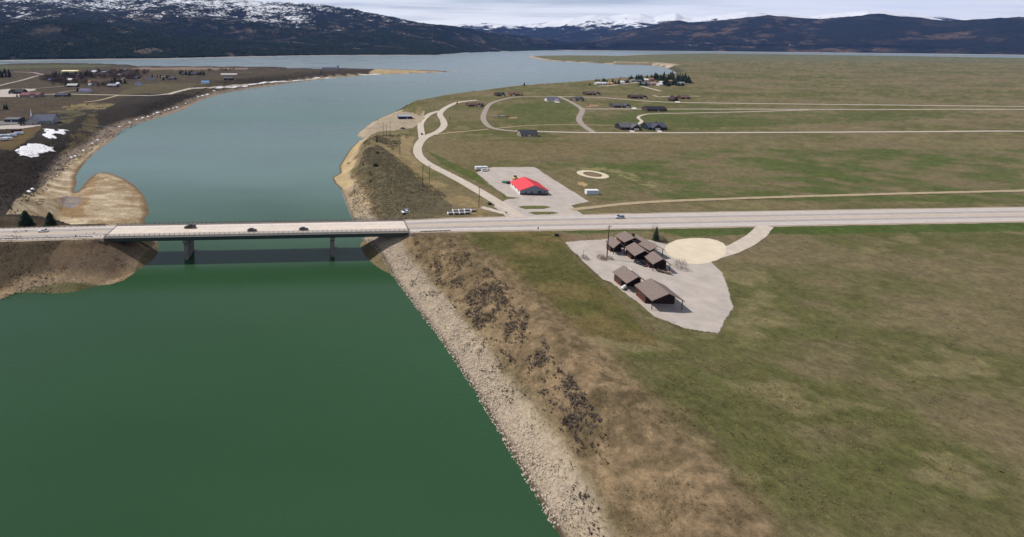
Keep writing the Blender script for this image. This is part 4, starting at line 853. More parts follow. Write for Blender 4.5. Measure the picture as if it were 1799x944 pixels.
for x_, y_, w_, d_, rf, wa, lb in ((90, 143, 11, 13, (70, 84, 118), (96, 100, 112), 'blue-roofed house at the left of the town'), (121, 142.5, 9, 12, (206, 210, 210), (170, 170, 168), 'white-roofed house behind the grey-roofed one in the town'), (126, 152.6, 17, 13, (176, 182, 178), (60, 62, 66), 'pale grey-roofed house with dark walls by the town field'),
    (148, 162, 18, 13, (98, 96, 124), (200, 200, 206), 'lilac-grey roofed white house at the end of the town road'), (158, 151.6, 5, 9, (190, 200, 214), (180, 186, 196), 'tiny pale blue shed house in the middle of the town'), (157, 146.8, 4, 8, (226, 168, 130), (190, 150, 120), 'tiny orange-walled house in the middle of the town'),
    (197, 152.8, 17, 12, (140, 140, 152), (92, 90, 96), 'long grey-lilac roofed house on the right of the town'), (206, 150, 5, 9, (214, 218, 226), (206, 208, 214), 'small white gabled house at the end of the long grey-roofed house'), (242, 150, 9, 11, (70, 78, 112), (206, 210, 216), 'white house with navy roof above the brown field'),
    (235, 139, 14, 14, (62, 66, 98), (72, 74, 96), 'navy-roofed house near the town cul-de-sac'), (264, 140.6, 13, 12, (66, 66, 84), (180, 178, 178), 'dark-roofed house on the right town lane'), (301, 139.8, 12, 13, (74, 66, 92), (70, 62, 76), 'purple-grey house at the right end of the town lane'),
    (360, 147, 13, 12, (96, 132, 178), (206, 214, 224), 'white house with bright blue roof beside the shore road'), (208, 134, 8, 12, (170, 160, 166), (176, 120, 110), 'reddish house in the trees at the back of the town'), (165, 127.6, 8, 13, (206, 212, 222), (190, 190, 198), 'white-roofed house at the back edge of the town'), (182, 128.6, 7, 13, (120, 122, 150), (120, 120, 134), 'lavender-roofed house at the back edge of the town'),
    (218, 124.6, 8, 14, (96, 108, 118), (150, 150, 150), 'teal-grey roofed house on the low ridge behind the town'), (340, 131.4, 10, 14, (60, 64, 84), (70, 72, 84), 'dark house in the row of trees right of the town'), (322, 131.6, 8, 14, (58, 60, 66), (60, 60, 64), 'charcoal house at the left of the tree row right of the town'), (138, 134, 8, 13, (112, 110, 126), (104, 100, 110), 'grey house below the bright cream roof')):
    house('town_house', lb, x_, y_, w_, d_, 3, 6.2, random.uniform(-0.12, 0.12), rf, wa, group=GT, windows=2)
house('barn', 'dark flat-sided barn beside the shore road bend', 401, 141, 15, 14, 5, 7.0, 0.0, (84, 84, 92), (52, 54, 62), cat='barn', windows=3)
house('greenhouse', 'long white low shed behind the dark barn', 402, 132, 28, 12, 2.4, 3.6, 0.0, (232, 230, 232), (220, 218, 220), cat='shed', windows=4)
house('plant_building', 'grey-blue low plant building on the left shore point', 580, 128.6, 28, 26, 5, 8, 0.0, (86, 92, 112), (150, 152, 164), cat='building', windows=5)
for x_, y_, h_, lb in ((562.5, 128, 15, 'dark silo tower at the left of the plant building'), (593.5, 128, 14, 'blue silo tower at the right of the plant building')):
    p = G(x_, y_); t = thing('silo', lb, 'silo', p); sm = mat('silo_steel', lin(86, 92, 108), 0.6)
    MB().tube((0, 0, -1), (0, 0, h_ * 0.8), 2.6, n=12).build('tank', sm, t); MB().tube((0, 0, h_ * 0.8 + 0.02), (0, 0, h_), 2.6, 0.4, n=12).build('roof', sm, t); MB().tube((3.4, 0, -1), (3.4, 0, h_ * 1.15), 0.5, n=6).build('leg_pipe', sm, t)
# church
p = G(60, 219); ch = thing('church', 'church with slate-blue roofs and a thin white steeple', 'church', (p.x, p.y + 6, p.z), 0.12)
crm = mat('church_slate', lin(86, 92, 108), 0.85, 0.1, 0.8); cwm = mat('church_wall', lin(150, 150, 152), 0.85)
gable(ch, 6, 6, 22, 16, 3.6, 9.5, 0.5, cwm, crm, True, 4, False); gable(ch, -2, -3, 14, 13, 3.4, 7.2, 0.5, cwm, crm, False, 3, True)
wm_ = mat('steeple_white', lin(236, 236, 236), 0.6)
st = MB().box(-10.4, -8.4, 5, 7, -0.4, 8.0).build('tower', cwm, ch); MB().tube((-9.4, 6, 8.02), (-9.4, 6, 16.5), 0.95, 0.05, n=8).build('steeple', wm_, st)
# red-roofed shed
fl, frr = P(913, 344, ZR), P(963, 342.6, ZR)
rf_, rk_ = P(939.5, 326.3, ZR + 6.0), P(920.5, 311, ZR + 6.0)
dv = (rk_ - rf_); Dp = dv.length - 1.0; dv.normalize(); ax = Vector((dv.y, -dv.x, 0)); Wd = (frr - fl).length - 1.0
fl = Vector((rf_.x, rf_.y, ZR)) + dv * 0.5; frr = fl
t = thing('red_roofed_shed', 'metal shed with bright red roof and white side wall on the gravel lot', 'shed', (fl + frr) / 2 + dv * (Dp / 2), math.atan2(ax.y, ax.x))
wm = mat('shed_white', lin(222, 220, 218), 0.6, 0.05, 0.6); rm = mat('red_metal_roof', lin(222, 80, 88), 0.6, 0.05, 0.5, spec=0.25); gm_ = mat('shed_front', lin(112, 122, 136), 0.7, 0.08, 0.6)
he, hr = 2.7, 6.0
wo, ro = gable(t, 0, 0, Dp, Wd, he, hr, 0.5, wm, rm, False, 3, False)
for k_ in range(1, int(Dp / 1.1)):
    pass
rib = MB(); sl_ = (hr - he) / (Wd / 2); nx = int((Dp + 1) / 0.9)
for k_ in range(nx + 1):
    y_ = -Dp / 2 - 0.5 + (Dp + 1) * k_ / nx
    for s_ in (-1, 1): rib.add([(0, y_ - 0.03, hr + 0.27), (0, y_ + 0.03, hr + 0.27), (s_ * (Wd / 2 + 0.5), y_ + 0.03, he - sl_ * 0.5 + 0.27), (s_ * (Wd / 2 + 0.5), y_ - 0.03, he - sl_ * 0.5 + 0.27), (0, y_, hr + 0.33), (s_ * (Wd / 2 + 0.5), y_, he - sl_ * 0.5 + 0.33)], [(0, 3, 5, 4), (4, 5, 2, 1)])
rib.build('roof_seam', rm, t)
MB().add([(-Wd / 2 + 0.05, -Dp / 2 - 0.06, 0.9), (Wd / 2 - 0.05, -Dp / 2 - 0.06, 0.9), (Wd / 2 - 0.05, -Dp / 2 - 0.06, he - 0.05), (0, -Dp / 2 - 0.06, hr - 0.12), (-Wd / 2 + 0.05, -Dp / 2 - 0.06, he - 0.05)], [(0, 1, 2, 3, 4)]).build('front_panel', gm_, t)
MB().box(-Wd / 2, Wd / 2, -Dp / 2 - 0.16, -Dp / 2 - 0.07, -0.3, 0.9).build('wainscot', mat('maroon_band', lin(52, 30, 38), 0.7), t)
for x_, w_, h_ in ((-1.5, 1.1, 2.2), (3.4, 2.6, 2.6), (-5.2, 0.9, 2.0), (6.2, 0.8, 1.2)):
    MB().box(x_ - w_ / 2, x_ + w_ / 2, -Dp / 2 - 0.22, -Dp / 2 - 0.165, 0.0 if h_ > 1.9 else 1.3, h_ if h_ > 1.9 else 2.5).build('door' if h_ > 1.9 else 'window', M_GLASS, t)
# brown lodge: stepped units, pinned by their eaves
M_LROOF = mat('lodge_shingle', lin(122, 108, 102), 0.9, 0.16, 1.2, bump=0.3); M_LWALL = mat('lodge_timber', lin(98, 54, 42), 0.85, 0.14, 0.9); M_LSHADE = mat('lodge_gable_shade', lin(44, 32, 28), 0.9, 0.1, 0.9)
def lodge(label, e0, e1, e2, he=3.3, rise=2.2, group='brown lodge units by the car park', name='lodge_unit', windows=3, chimney=False):
    """e0 far-left eave, e1 near-left eave, e2 near-right eave, as pixels"""
    a_, b_, c_ = P(*e0, ZR + he), P(*e1, ZR + he), P(*e2, ZR + he); d_ = (b_ - a_); Ln = d_.length; d_.normalize(); n_ = Vector((-d_.y, d_.x, 0)); Wn = abs((c_ - b_).dot(n_))
    if (c_ - b_).dot(n_) < 0: n_ = -n_
    mid = a_ + d_ * Ln / 2 + n_ * Wn / 2; t_ = thing(name, label, 'building', (mid.x, mid.y, ZR), math.atan2(d_.y, d_.x), group)
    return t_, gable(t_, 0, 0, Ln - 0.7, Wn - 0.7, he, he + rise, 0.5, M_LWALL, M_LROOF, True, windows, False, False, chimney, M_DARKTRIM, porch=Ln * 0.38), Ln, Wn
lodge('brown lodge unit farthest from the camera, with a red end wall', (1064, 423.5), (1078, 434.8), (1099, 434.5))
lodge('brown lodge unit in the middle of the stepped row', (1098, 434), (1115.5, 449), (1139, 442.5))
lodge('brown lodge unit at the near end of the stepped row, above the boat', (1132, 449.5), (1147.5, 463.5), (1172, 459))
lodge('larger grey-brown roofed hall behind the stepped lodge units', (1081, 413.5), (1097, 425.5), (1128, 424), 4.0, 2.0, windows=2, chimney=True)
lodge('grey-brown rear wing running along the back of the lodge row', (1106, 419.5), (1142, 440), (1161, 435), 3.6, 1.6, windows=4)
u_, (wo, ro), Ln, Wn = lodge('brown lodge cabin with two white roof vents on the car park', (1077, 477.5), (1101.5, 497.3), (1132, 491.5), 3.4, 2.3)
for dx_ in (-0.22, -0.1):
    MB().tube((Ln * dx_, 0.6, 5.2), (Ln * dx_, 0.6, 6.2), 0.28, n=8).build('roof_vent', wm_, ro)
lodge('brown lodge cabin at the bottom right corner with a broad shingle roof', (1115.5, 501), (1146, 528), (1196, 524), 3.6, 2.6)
# ------------------------------------------------------------------ yard things
def crate_like(name, label, cat, px, py, parts, rz=0.0, z=None, group=None):
    p = G(px, py); t_ = thing(name, label, cat, (p.x, p.y, (ZR if z is None else z) + 0.03 if z is not False else p.z + 0.1), rz, group)
    for nm, m_, boxes in parts:
        b_ = MB()
        for q_ in boxes: b_.box(*q_)
        b_.build(nm, m_, t_)
    return t_
M_WBOX = mat('white_panel', lin(224, 226, 228), 0.5, 0.05, 0.6); M_BLUEGREY = mat('grey_panel', lin(176, 188, 200), 0.5, 0.05, 0.6)
crate_like('storage_container', 'white storage container on the green field below the dirt ring', 'container', 1041.5, 342.5, [('body', M_WBOX, [(-3.8, 3.8, 0.0, 2.6, 0.15, 2.75)]), ('side_panel', M_BLUEGREY, [(-3.7, -0.05, -0.03, -0.002, 0.25, 2.6)]), ('side_panel', M_BLUEGREY, [(0.05, 3.7, -0.03, -0.002, 0.25, 2.6)]), ('roof', M_WBOX, [(-3.85, 3.85, -0.05, 2.65, 2.752, 2.85)]), ('skid', M_TYRE, [(-3.6, 3.6, 0.3, 0.5, -0.1, 0.148)]), ('skid', M_TYRE, [(-3.6, 3.6, 2.1, 2.3, -0.1, 0.148)])], z=ZR - 0.1)
def trailer(label, px, py, L, rz, col, name='camper_trailer', group=None, h=2.7):
    p = G(px, py); t_ = thing(name, label, 'trailer', (p.x, p.y, p.z + 0.05), rz, group); m_ = mat('camper_%d' % col[0], lin(*col), 0.4, 0.04, 0.8)
    loft([(-L / 2, [(1.15, 0.55), (1.2, 0.7), (1.2, h - 0.2), (1.1, h)]), (L / 2 - 0.7, [(1.15, 0.55), (1.2, 0.7), (1.2, h - 0.2), (1.1, h)]), (L / 2, [(1.1, 0.7), (1.15, 0.9), (1.15, h - 0.7), (1.05, h - 0.55)])], 'body', m_, t_)
    for s_ in (-1, 1):
        for k_ in range(3): MB().box(-L * 0.36 + k_ * L * 0.28, -L * 0.36 + k_ * L * 0.28 + 1.1, s_ * 1.2 - 0.02, s_ * 1.2 + 0.02, 1.4, 2.0).build('window', M_GLASS, t_)
        for dx_ in (-0.45, 0.45): MB().tube((-L * 0.08 + dx_, s_ * 0.95, 0.36), (-L * 0.08 + dx_, s_ * 1.18, 0.36), 0.36, n=12).build('wheel', M_TYRE, t_)
    MB().box(-L * 0.02, L * 0.1, -0.3, 0.3, h + 0.003, h + 0.25).build('roof_vent', m_, t_)
    MB().tube((L / 2 - 0.1, 0, 0.55), (L / 2 + 1.2, 0, 0.5), 0.07).build('hitch', M_CHROME, t_); return t_
trailer('long white camper trailer at the back left corner of the gravel lot', 846, 298.5, 9.6, 0.03, (222, 226, 226))
trailer('short white trailer in front of the long camper on the gravel lot', 851, 300.8, 4.2, 3.1, (230, 230, 226), h=1.7)
GRV = 'campers in the storage yard at the left edge'
for k_, (x_, y_, L_, lb) in enumerate(((4, 247, 9, 'white camper in the front row of the yard at the left edge'), (13, 246, 8, 'white camper at the right end of the front row in the yard'), (8, 241, 9, 'pale camper in the second row of the left yard'), (21, 240, 8, 'pale camper at the right end of the second row in the left yard'), (33, 236.5, 8, 'white camper alone at the back right of the left yard'), (-6, 242, 8, 'white camper cut off by the left edge of the photo'))):
    trailer(lb, x_, y_, L_, 0.25, (222 - k_ * 4, 226 - k_ * 3, 232), group=GRV)
crate_like('storage_shed', 'dark red storage shed behind the campers at the left edge', 'shed', 27, 232.5, [('body', mat('maroon_shed', lin(92, 46, 48), 0.8, 0.1, 0.5), [(-4, 4, 0, 4, 0, 2.6)]), ('roof', M_DARKTRIM, [(-4.3, 4.3, -0.3, 4.3, 2.602, 2.8)]), ('door', M_CHROME, [(-1.2, 1.2, -0.05, -0.002, 0, 2.2)])], 0.1, z=False)
dk_top = mat('dock_deck', lin(134, 128, 130), 0.85, 0.15, 1.0)
for k_, (x_, y_, lb) in enumerate(((792, 377.6, 'left end dock section of the front row on the grass'), (802, 377.4, 'second dock section from the left in the front row'), (812, 377.2, 'third dock section from the left in the front row'), (821.5, 376.6, 'right end dock section of the front row, with pale side'), (800.5, 372.8, 'left end dock section of the back row on the grass'), (811, 372.6, 'second dock section from the left in the back row'), (821, 371.8, 'third dock section from the left in the back row'), (832.5, 372.4, 'right end dock section of the back row, nearest the power pole'))):
    crate_like('dock_section', lb, 'dock', x_, y_, [('deck', dk_top, [(-1.45, 1.45, 0, 2.0, 0.75, 0.95)]), ('frame', M_CHROME, [(-1.4, 1.4, 0.1, 1.9, 0.25, 0.748)]), ('float', M_WBOX, [(-1.5, -1.2, -0.05, 2.05, 0.0, 1.05)]), ('float', M_WBOX, [(1.25, 1.46, -0.05, 2.05, 0.0, 0.6)])], 0.05, z=False, group='dock sections stored in two rows')
crate_like('dumpster', 'black dumpster by the pull-off beside the gravel road', 'dumpster', 861, 360.5, [('body', M_CHROME, [(-0.9, 0.9, 0, 1.3, 0.1, 1.25)]), ('lid', mat('bin_lid', lin(60, 62, 66), 0.5), [(-0.95, 0.95, -0.05, 1.35, 1.252, 1.34)])], 0.1, z=False)
crate_like('dumpster', 'low dark green bin at the edge of the field below the highway', 'bin', 978.5, 415.5, [('body', mat('bin_green', lin(26, 34, 28), 0.7), [(-0.9, 0.9, 0, 0.9, 0.05, 0.95)]), ('lid', M_CHROME, [(-0.95, 0.95, -0.05, 0.95, 0.952, 1.05)])], -0.1, z=False)
p = on_road(886, 321.5); t = thing('covered_boat', 'small boat under a green tarp beside the red-roofed shed', 'boat', p, 2.6)
loft([(-1.8, [(0.5, 0.5), (0.85, 0.7), (0.85, 0.95), (0.2, 1.5)]), (0.4, [(0.5, 0.4), (0.9, 0.7), (0.9, 0.95), (0.2, 1.7)]), (1.9, [(0.05, 0.7), (0.12, 0.8), (0.12, 0.95), (0.05, 1.05)])], 'cover', mat('green_tarp', lin(46, 128, 84), 0.6, 0.15, 1.5), t); MB().box(-1.6, 1.4, -0.5, 0.5, 0.15, 0.39).build('trailer_frame', M_CHROME, t)
p = on_road(905, 315.5); t = thing('loader', 'yellow loader half hidden behind the red-roofed shed', 'loader', p, 0.5); ym = mat('machine_yellow', lin(222, 186, 120), 0.5, 0.1, 1)
MB().box(-1.8, 1.2, -0.9, 0.9, 0.7, 1.7).build('body', ym, t); MB().box(-0.6, 0.7, -0.7, 0.7, 1.702, 2.9).build('cab', M_GLASS, t); MB().box(1.7, 2.3, -1.1, 1.1, 0.2, 1.0).build('bucket', ym, t); MB().box(1.1, 1.8, -0.3, 0.3, 0.6, 0.9).build('arm', ym, t)
for sx in (-1.1, 0.9):
    for sy in (-1, 1): MB().tube((sx, sy * 0.75, 0.6), (sx, sy * 1.1, 0.6), 0.6, n=12).build('wheel', M_TYRE, t)
p = on_road(1168, 479.5); t = thing('boat_on_trailer', 'small open boat on a trailer in front of the near lodge unit', 'boat', p, -0.95)
loft([(-2.4, [(0.6, 0.5), (0.85, 0.75), (0.9, 1.05), (0.82, 1.06)]), (0.6, [(0.6, 0.45), (0.85, 0.75), (0.95, 1.1), (0.86, 1.11)]), (2.5, [(0.03, 0.8), (0.06, 0.95), (0.1, 1.2), (0.05, 1.21)])], 'hull', mat('boat_tan', lin(150, 128, 112), 0.5), t); MB().box(-2.0, 0.8, -0.7, 0.7, 1.11, 1.16).build('well', M_CHROME, t); MB().box(-0.4, 0.1, -0.6, 0.6, 1.162, 1.7).build('windscreen', M_GLASS, t); MB().box(-2.75, -2.42, -0.2, 0.2, 0.5, 1.6).build('outboard_motor', M_CHROME, t)
for sy in (-1, 1): MB().tube((-0.6, sy * 0.9, 0.32), (-0.6, sy * 1.1, 0.32), 0.32, n=12).build('wheel', M_TYRE, t)
crate_like('propane_tank', 'white propane tank behind the lodge cabin with roof vents', 'tank', 1095.5, 508.5, [('saddle', M_FOUND, [(-0.9, -0.6, -0.4, 0.4, 0, 0.5)]), ('saddle', M_FOUND, [(0.6, 0.9, -0.4, 0.4, 0, 0.5)])], 0.6, z=ZR - 0.1)
tk = [o for o in coll.objects if o.name.startswith('propane_tank')][0]
MB().tube((-1.2, 0, 0.95), (1.2, 0, 0.95), 0.55, n=14).tube((1.2, 0, 0.95), (1.5, 0, 0.95), 0.55, 0.2, n=14).tube((-1.5, 0, 0.95), (-1.2, 0, 0.95), 0.2, 0.55, n=14).build('tank', M_WBOX, tk)
for k_, (x_, y_, c_, lb) in enumerate(((868, 205.5, (170, 166, 160), 'pale stack of lumber by the loop road bend'), (878, 205.8, (140, 136, 140), 'grey stack of lumber in the middle of the building site'), (892, 206, (150, 104, 78), 'reddish stack of bricks right of the grey lumber'), (1033, 185.5, (168, 112, 88), 'red-brown heap of boards beside the dark hip-fronted house'), (884, 205, (196, 196, 200), 'white wrapped pallet between the lumber stacks'))):
    crate_like('material_stack', lb, 'building material', x_, y_, [('stack', mat('stack_%d' % k_, lin(*c_), 0.9, 0.2, 1.0), [(-3, 3, 0, 1.4, 0.12, 1.0), (-2.2, 2.0, 0.2, 1.2, 1.003, 1.5)]), ('pallet', M_DARKTRIM, [(-3, 3, 0, 1.4, -0.1, 0.118)])], random.uniform(-0.4, 0.4), z=False, group='building materials on the right terrace')
# ------------------------------------------------------------------ poles, wires, signs
M_POLE = mat('pole_wood', lin(70, 58, 50), 0.9, 0.2, 2.0); M_INS = mat('insulator', lin(150, 150, 156), 0.3)
def pole(label, bx, by, tx, ty, arm=True, r=0.19, group=None):
    p = G(bx, by); u, v = (tx - CX) / FOC, (ty - CY) / FOC; c, s = math.cos(PITCH), math.sin(PITCH); k_ = p.y / (c - v * s); h = CAM_H + k_ * (-s - v * c) - p.z
    t_ = thing('power_pole', label, 'power pole', p, 0.4, group)
    po = MB().tube((0, 0, -0.5), (0, 0, h), r, r * 0.62, n=8).build('pole', M_POLE, t_)
    if arm:
        MB().box(-1.3, 1.3, -0.19, -0.07, h - 0.75, h - 0.6).build('crossarm', M_POLE, t_)
        for x_ in (-1.15, 0.0, 1.15): MB().tube((x_, -0.13, h - 0.6), (x_, -0.13, h - 0.32), 0.07, n=6).build('insulator', M_INS, t_)
    return Vector((p.x, p.y, p.z + h))
GPR, GPL = 'power poles on the right bank', 'cluster of power poles on the left bank'
r1 = pole('leftmost of the three tall power poles behind the sage slope', 673, 242.3, 673.4, 215.6, group=GPR); r2 = pole('middle of the three tall power poles behind the sage slope', 678.6, 246.8, 679, 218.6, group=GPR); r3 = pole('rightmost of the three tall power poles behind the sage slope', 685, 243.8, 685.2, 215, group=GPR)
r4 = pole('single power pole left of the gravel road bend', 702.3, 271.2, 702.4, 238.6, group=GPR); r5 = pole('left one of a pair of power poles below the gravel road', 742.3, 327.9, 742.8, 289.3, group=GPR); r6 = pole('right one of a pair of power poles below the gravel road', 754, 325, 754.3, 290, group=GPR)
r7 = pole('power pole between the dock sections and the gravel road', 841.3, 363.5, 842.5, 327, group=GPR); r8 = pole('tall power pole in the lodge car park', 1066, 455, 1069.5, 396, r=0.24, group=GPR)
l_ = {}
for nm, bx, by, tx, ty, lb in (('a', 128.3, 242.7, 126, 218, 'leftmost pole of the left bank cluster'), ('b', 137.2, 242, 136, 220.5, 'second pole from the left in the left bank cluster'), ('c', 145.3, 244, 143.2, 217, 'third pole from the left in the left bank cluster, tallest'), ('d', 149.8, 245, 148.6, 230, 'short pole in the middle of the left bank cluster'), ('e', 154, 242, 153.3, 228, 'fifth pole from the left in the left bank cluster'), ('f', 158.8, 241, 158, 226, 'rightmost pole of the left bank cluster, nearest the river'), ('g', 167.5, 208.6, 165.4, 191.5, 'pole right of the brown field behind the left cluster'), ('h', 152.7, 216.8, 151.4, 202, 'pole standing behind the left bank cluster by the track'), ('i', 174.2, 194.5, 174, 182.6, 'left one of two poles at the tan field'), ('j', 181, 191.6, 181, 183.4, 'right one of two poles at the tan field'), ('k', 81, 191.5, 80.6, 177, 'lone pole in the brown field above the church')):
    l_[nm] = pole(lb, bx, by, tx, ty, arm=nm in 'acghik', group=GPL)
M_WIRE = mat('pale_cable', (0.52, 0.54, 0.56), 0.4, metal=0.3)
def wire(label, a_, b_, sag, r=0.09, group='overhead cables', n_=28):
    m_ = MB(); prev = None
    for i in range(n_ + 1):
        t_ = i / n_; q_ = a_.lerp(b_, t_); q_ = Vector((q_.x, q_.y, q_.z - sag * 4 * t_ * (1 - t_)))
        if prev is not None: m_.tube(prev, q_, r, n=4)
        prev = q_
    o = m_.build('overhead_cable', M_WIRE); return tag(o, label, 'cable', group)
wire('upper pale cable strung across the river', l_['c'], r1, 11.5); wire('lower pale cable strung across the river', l_['e'] + Vector((0, 0, -0.5)), r2 + Vector((0, 0, -1)), 12.5)
wire('thin cable from the lodge pole toward the lower right', r8 + Vector((0, 0, -2.5)), P(1120, 424, ZR + 5), 0.5, 0.03); wire('thin cable between the paired poles and the dock pole', r6 + Vector((0, 0, -0.4)), r7 + Vector((0, 0, -0.4)), 1.2, 0.025)
def sign(name, label, px, py, h, panel, rz=0.0):
    p = G(px, py); t_ = thing(name, label, 'sign', p, rz); MB().tube((0, 0, -0.3), (0, 0, h), 0.05, n=6).build('post', M_POLE, t_)
    MB().box(-panel[0] / 2, panel[0] / 2, -0.09, -0.055, h - panel[1], h).build('panel', panel[2], t_)
sign('road_sign', 'dark-backed road sign on a post at the near edge of the highway', 945, 407.5, 2.5, (0.7, 0.9, M_CHROME), 0.2)
sign('road_marker', 'small dark marker sign on the road shoulder left of the bridge', 133.5, 418, 1.5, (0.6, 0.7, M_CHROME), 0.0)
p = G(1024.5, 454.5); t = thing('lamp_post', 'slim dark lamp post at the left edge of the lodge car park', 'lamp post', p); MB().tube((0, 0, -0.3), (0, 0, 3.6), 0.06, n=6).build('post', M_CHROME, t); MB().box(-0.2, 0.2, -0.2, 0.2, 3.602, 3.85).build('lamp_head', M_INS, t)
# ------------------------------------------------------------------ trees, shrubs, brush and stones
M_NEEDLE = mat('conifer_needles', (0.022, 0.036, 0.020), 0.9, 0.45, 1.2, spec=0.1); M_BARK = mat('bark', lin(86, 70, 58), 0.95, 0.2, 2.0); M_TWIG = mat('bare_twigs', lin(82, 70, 66), 0.95, 0.3, 1.0, spec=0.05); M_RUST = mat('rusty_leaves', lin(150, 98, 52), 0.95, 0.3, 1.0)
def conifer_mesh(h, w, whorls, per, seed, shape=1.0):
    rd = random.Random(seed); v, f = [], []
    for i in range(whorls):
        t = (i + rd.random() * 0.6) / whorls; z0 = h * (0.08 + 0.9 * t); rad = w * (1 - t) ** shape * rd.uniform(0.8, 1.1) + 0.05 * w
        for j in range(per):
            a = 2 * math.pi * (j + rd.random()) / per; L = rad * rd.uniform(0.65, 1.15); da = rd.uniform(0.25, 0.5); dz = -L * rd.uniform(0.15, 0.5); up = h / whorls * rd.uniform(0.8, 1.5)
            n_ = len(v); v += [(0, 0, z0 + up), (math.cos(a - da) * L * 0.7, math.sin(a - da) * L * 0.7, z0 + dz * 0.5), (math.cos(a) * L, math.sin(a) * L, z0 + dz), (math.cos(a + da) * L * 0.7, math.sin(a + da) * L * 0.7, z0 + dz * 0.5)]
            f += [(n_, n_ + 1, n_ + 2), (n_, n_ + 2, n_ + 3)]
    n_ = len(v); v += [(0.03 * w, 0, h * 0.93), (-0.03 * w, 0.04 * w, h * 0.93), (0, 0, h * 1.03)]; f.append((n_, n_ + 1, n_ + 2)); return v, f
def bush_mesh(h, w, n, seed, size=0.22, hollow=0.3):
    rd = random.Random(seed); v, f = [], []
    for i in range(n):
        a, u, q_ = rd.uniform(0, 6.283), rd.random(), rd.uniform(hollow, 1) ** 0.5
        r_ = w * q_ * math.sqrt(max(0.02, 1 - (u * 0.95) ** 2)) * rd.uniform(0.75, 1.1); c = Vector((r_ * math.cos(a), r_ * math.sin(a), h * (0.05 + 0.95 * u * q_)))
        d1 = Vector((rd.gauss(0, 1), rd.gauss(0, 1), rd.gauss(0.4, 0.8))).normalized() * size * w * rd.uniform(0.5, 1.3); d2 = Vector((rd.gauss(0, 1), rd.gauss(0, 1), rd.gauss(0, 1))).normalized() * size * w * rd.uniform(0.3, 0.8)
        k = len(v); v += [c, c + d1, c + d2]; f.append((k, k + 1, k + 2))
    return v, f
def shared(name, vf, m): o = mesh_obj(name, *vf, m); me = o.data; bpy.data.objects.remove(o); return me
def trunk_mesh(h, r): b = MB().tube((0, 0, -0.4), (0, 0, h), r, r * 0.3, n=6); return b.v, b.f
def bare_trunk(h, seed):
    rd = random.Random(seed); b = MB().tube((0, 0, -0.4), (0, 0, h * 0.45), h * 0.03, h * 0.018)
    for i in range(7):
        a = rd.uniform(0, 6.28); z = h * rd.uniform(0.25, 0.45); b.tube((0, 0, z), (math.cos(a) * h * 0.22, math.sin(a) * h * 0.22, z + h * rd.uniform(0.25, 0.45)), h * 0.012, h * 0.003, n=4)
    return b.v, b.f
CON = [(shared('crown', conifer_mesh(10, rw, 13, 8, s), M_NEEDLE), shared('trunk', trunk_mesh(8.5, 0.16), M_BARK)) for s, rw in ((1, 2.1), (2, 2.6), (3, 1.7), (4, 3.0))]
BARE = [(shared('crown', bush_mesh(8, 3.4, 300, s, 0.24, 0.2), M_TWIG), shared('trunk', bare_trunk(8, s), M_BARK)) for s in (11, 12, 13)]
for c_, t_ in BARE:
    for v_ in c_.vertices: v_.co.z += 1.6
RUST = [(shared('crown', bush_mesh(7, 3, 240, 21, 0.16, 0.2), M_RUST), BARE[0][1])]
def plant(kinds, name, label, cat, px, py, h, group, base_h=10.0, wid=1.0, loc=None):
    p = G(px, py) if loc is None else loc; c_, t_ = random.choice(kinds); s_ = h / base_h
    root = thing(name, label, cat, (p.x, p.y, p.z - 0.1), random.uniform(0, 6.28), group); root.scale = (s_ * wid, s_ * wid, s_)
    for nm, me in (('trunk', t_), ('crown', c_)):
        o = bpy.data.objects.new(nm, me); coll.objects.link(o); o.parent = root
    return root
# right village conifers
lab = 'dark conifer among the houses of the lakeside village'
for x_, y_, h_ in [(1036, 150, 5), (1046, 147.5, 11), (1049, 147, 11), (1053, 147, 11), (1058, 148, 8), (1059, 147, 13), (1062, 147, 12), (1066.5, 148.6, 10), (1076, 147, 12), (1081, 148.2, 9), (1087, 148, 12), (1102, 146, 8), (1106, 142, 11), (1108.5, 142, 14), (1111, 142.4, 11), (1117.5, 143, 16), (1121, 142, 16), (1124, 142, 14), (1127, 143, 17), (1125, 150, 8), (1135, 150.5, 9), (1136.5, 141, 13), (1144, 139.5, 13), (1150, 140, 18), (1152.5, 140, 16), (1155, 140, 14), (1160, 141, 14), (1166, 139.8, 19), (1164, 141, 12), (1168.5, 149.5, 17), (1171, 149, 15), (1173.5, 141, 16), (1177, 140, 19), (1180, 140.5, 21), (1182.5, 142, 17), (1183, 149.6, 14), (1188, 148, 13), (1190, 143, 18), (1194, 142, 17), (1192, 151, 8), (1198, 145, 19), (1203, 144, 20), (1209, 146, 17), (1199, 151, 8), (1174, 151.5, 8)]:
    plant(CON, 'conifer_tree', lab, 'tree', x_, y_, h_ * 1.1, 'conifers of the lakeside village', wid=2.5)
for x_, y_, h_ in ((1071, 149.8, 8), (1078, 149, 8), (1176, 147.5, 10), (1181, 147, 10)):
    plant(RUST, 'autumn_tree', 'rust-brown leafy tree among the lakeside village conifers', 'tree', x_, y_, h_, 'rusty trees of the lakeside village', 7.0)
for x_, y_, h_ in ((1154, 147, 10), (1159, 146, 11), (1142, 147, 8), (1170, 146, 11), (1186, 146, 12), (1090, 139, 6), (1147, 145, 9)):
    plant(BARE, 'bare_tree', 'bare grey tree among the lakeside village houses', 'tree', x_, y_, h_, 'bare trees of the lakeside village', 8.0)
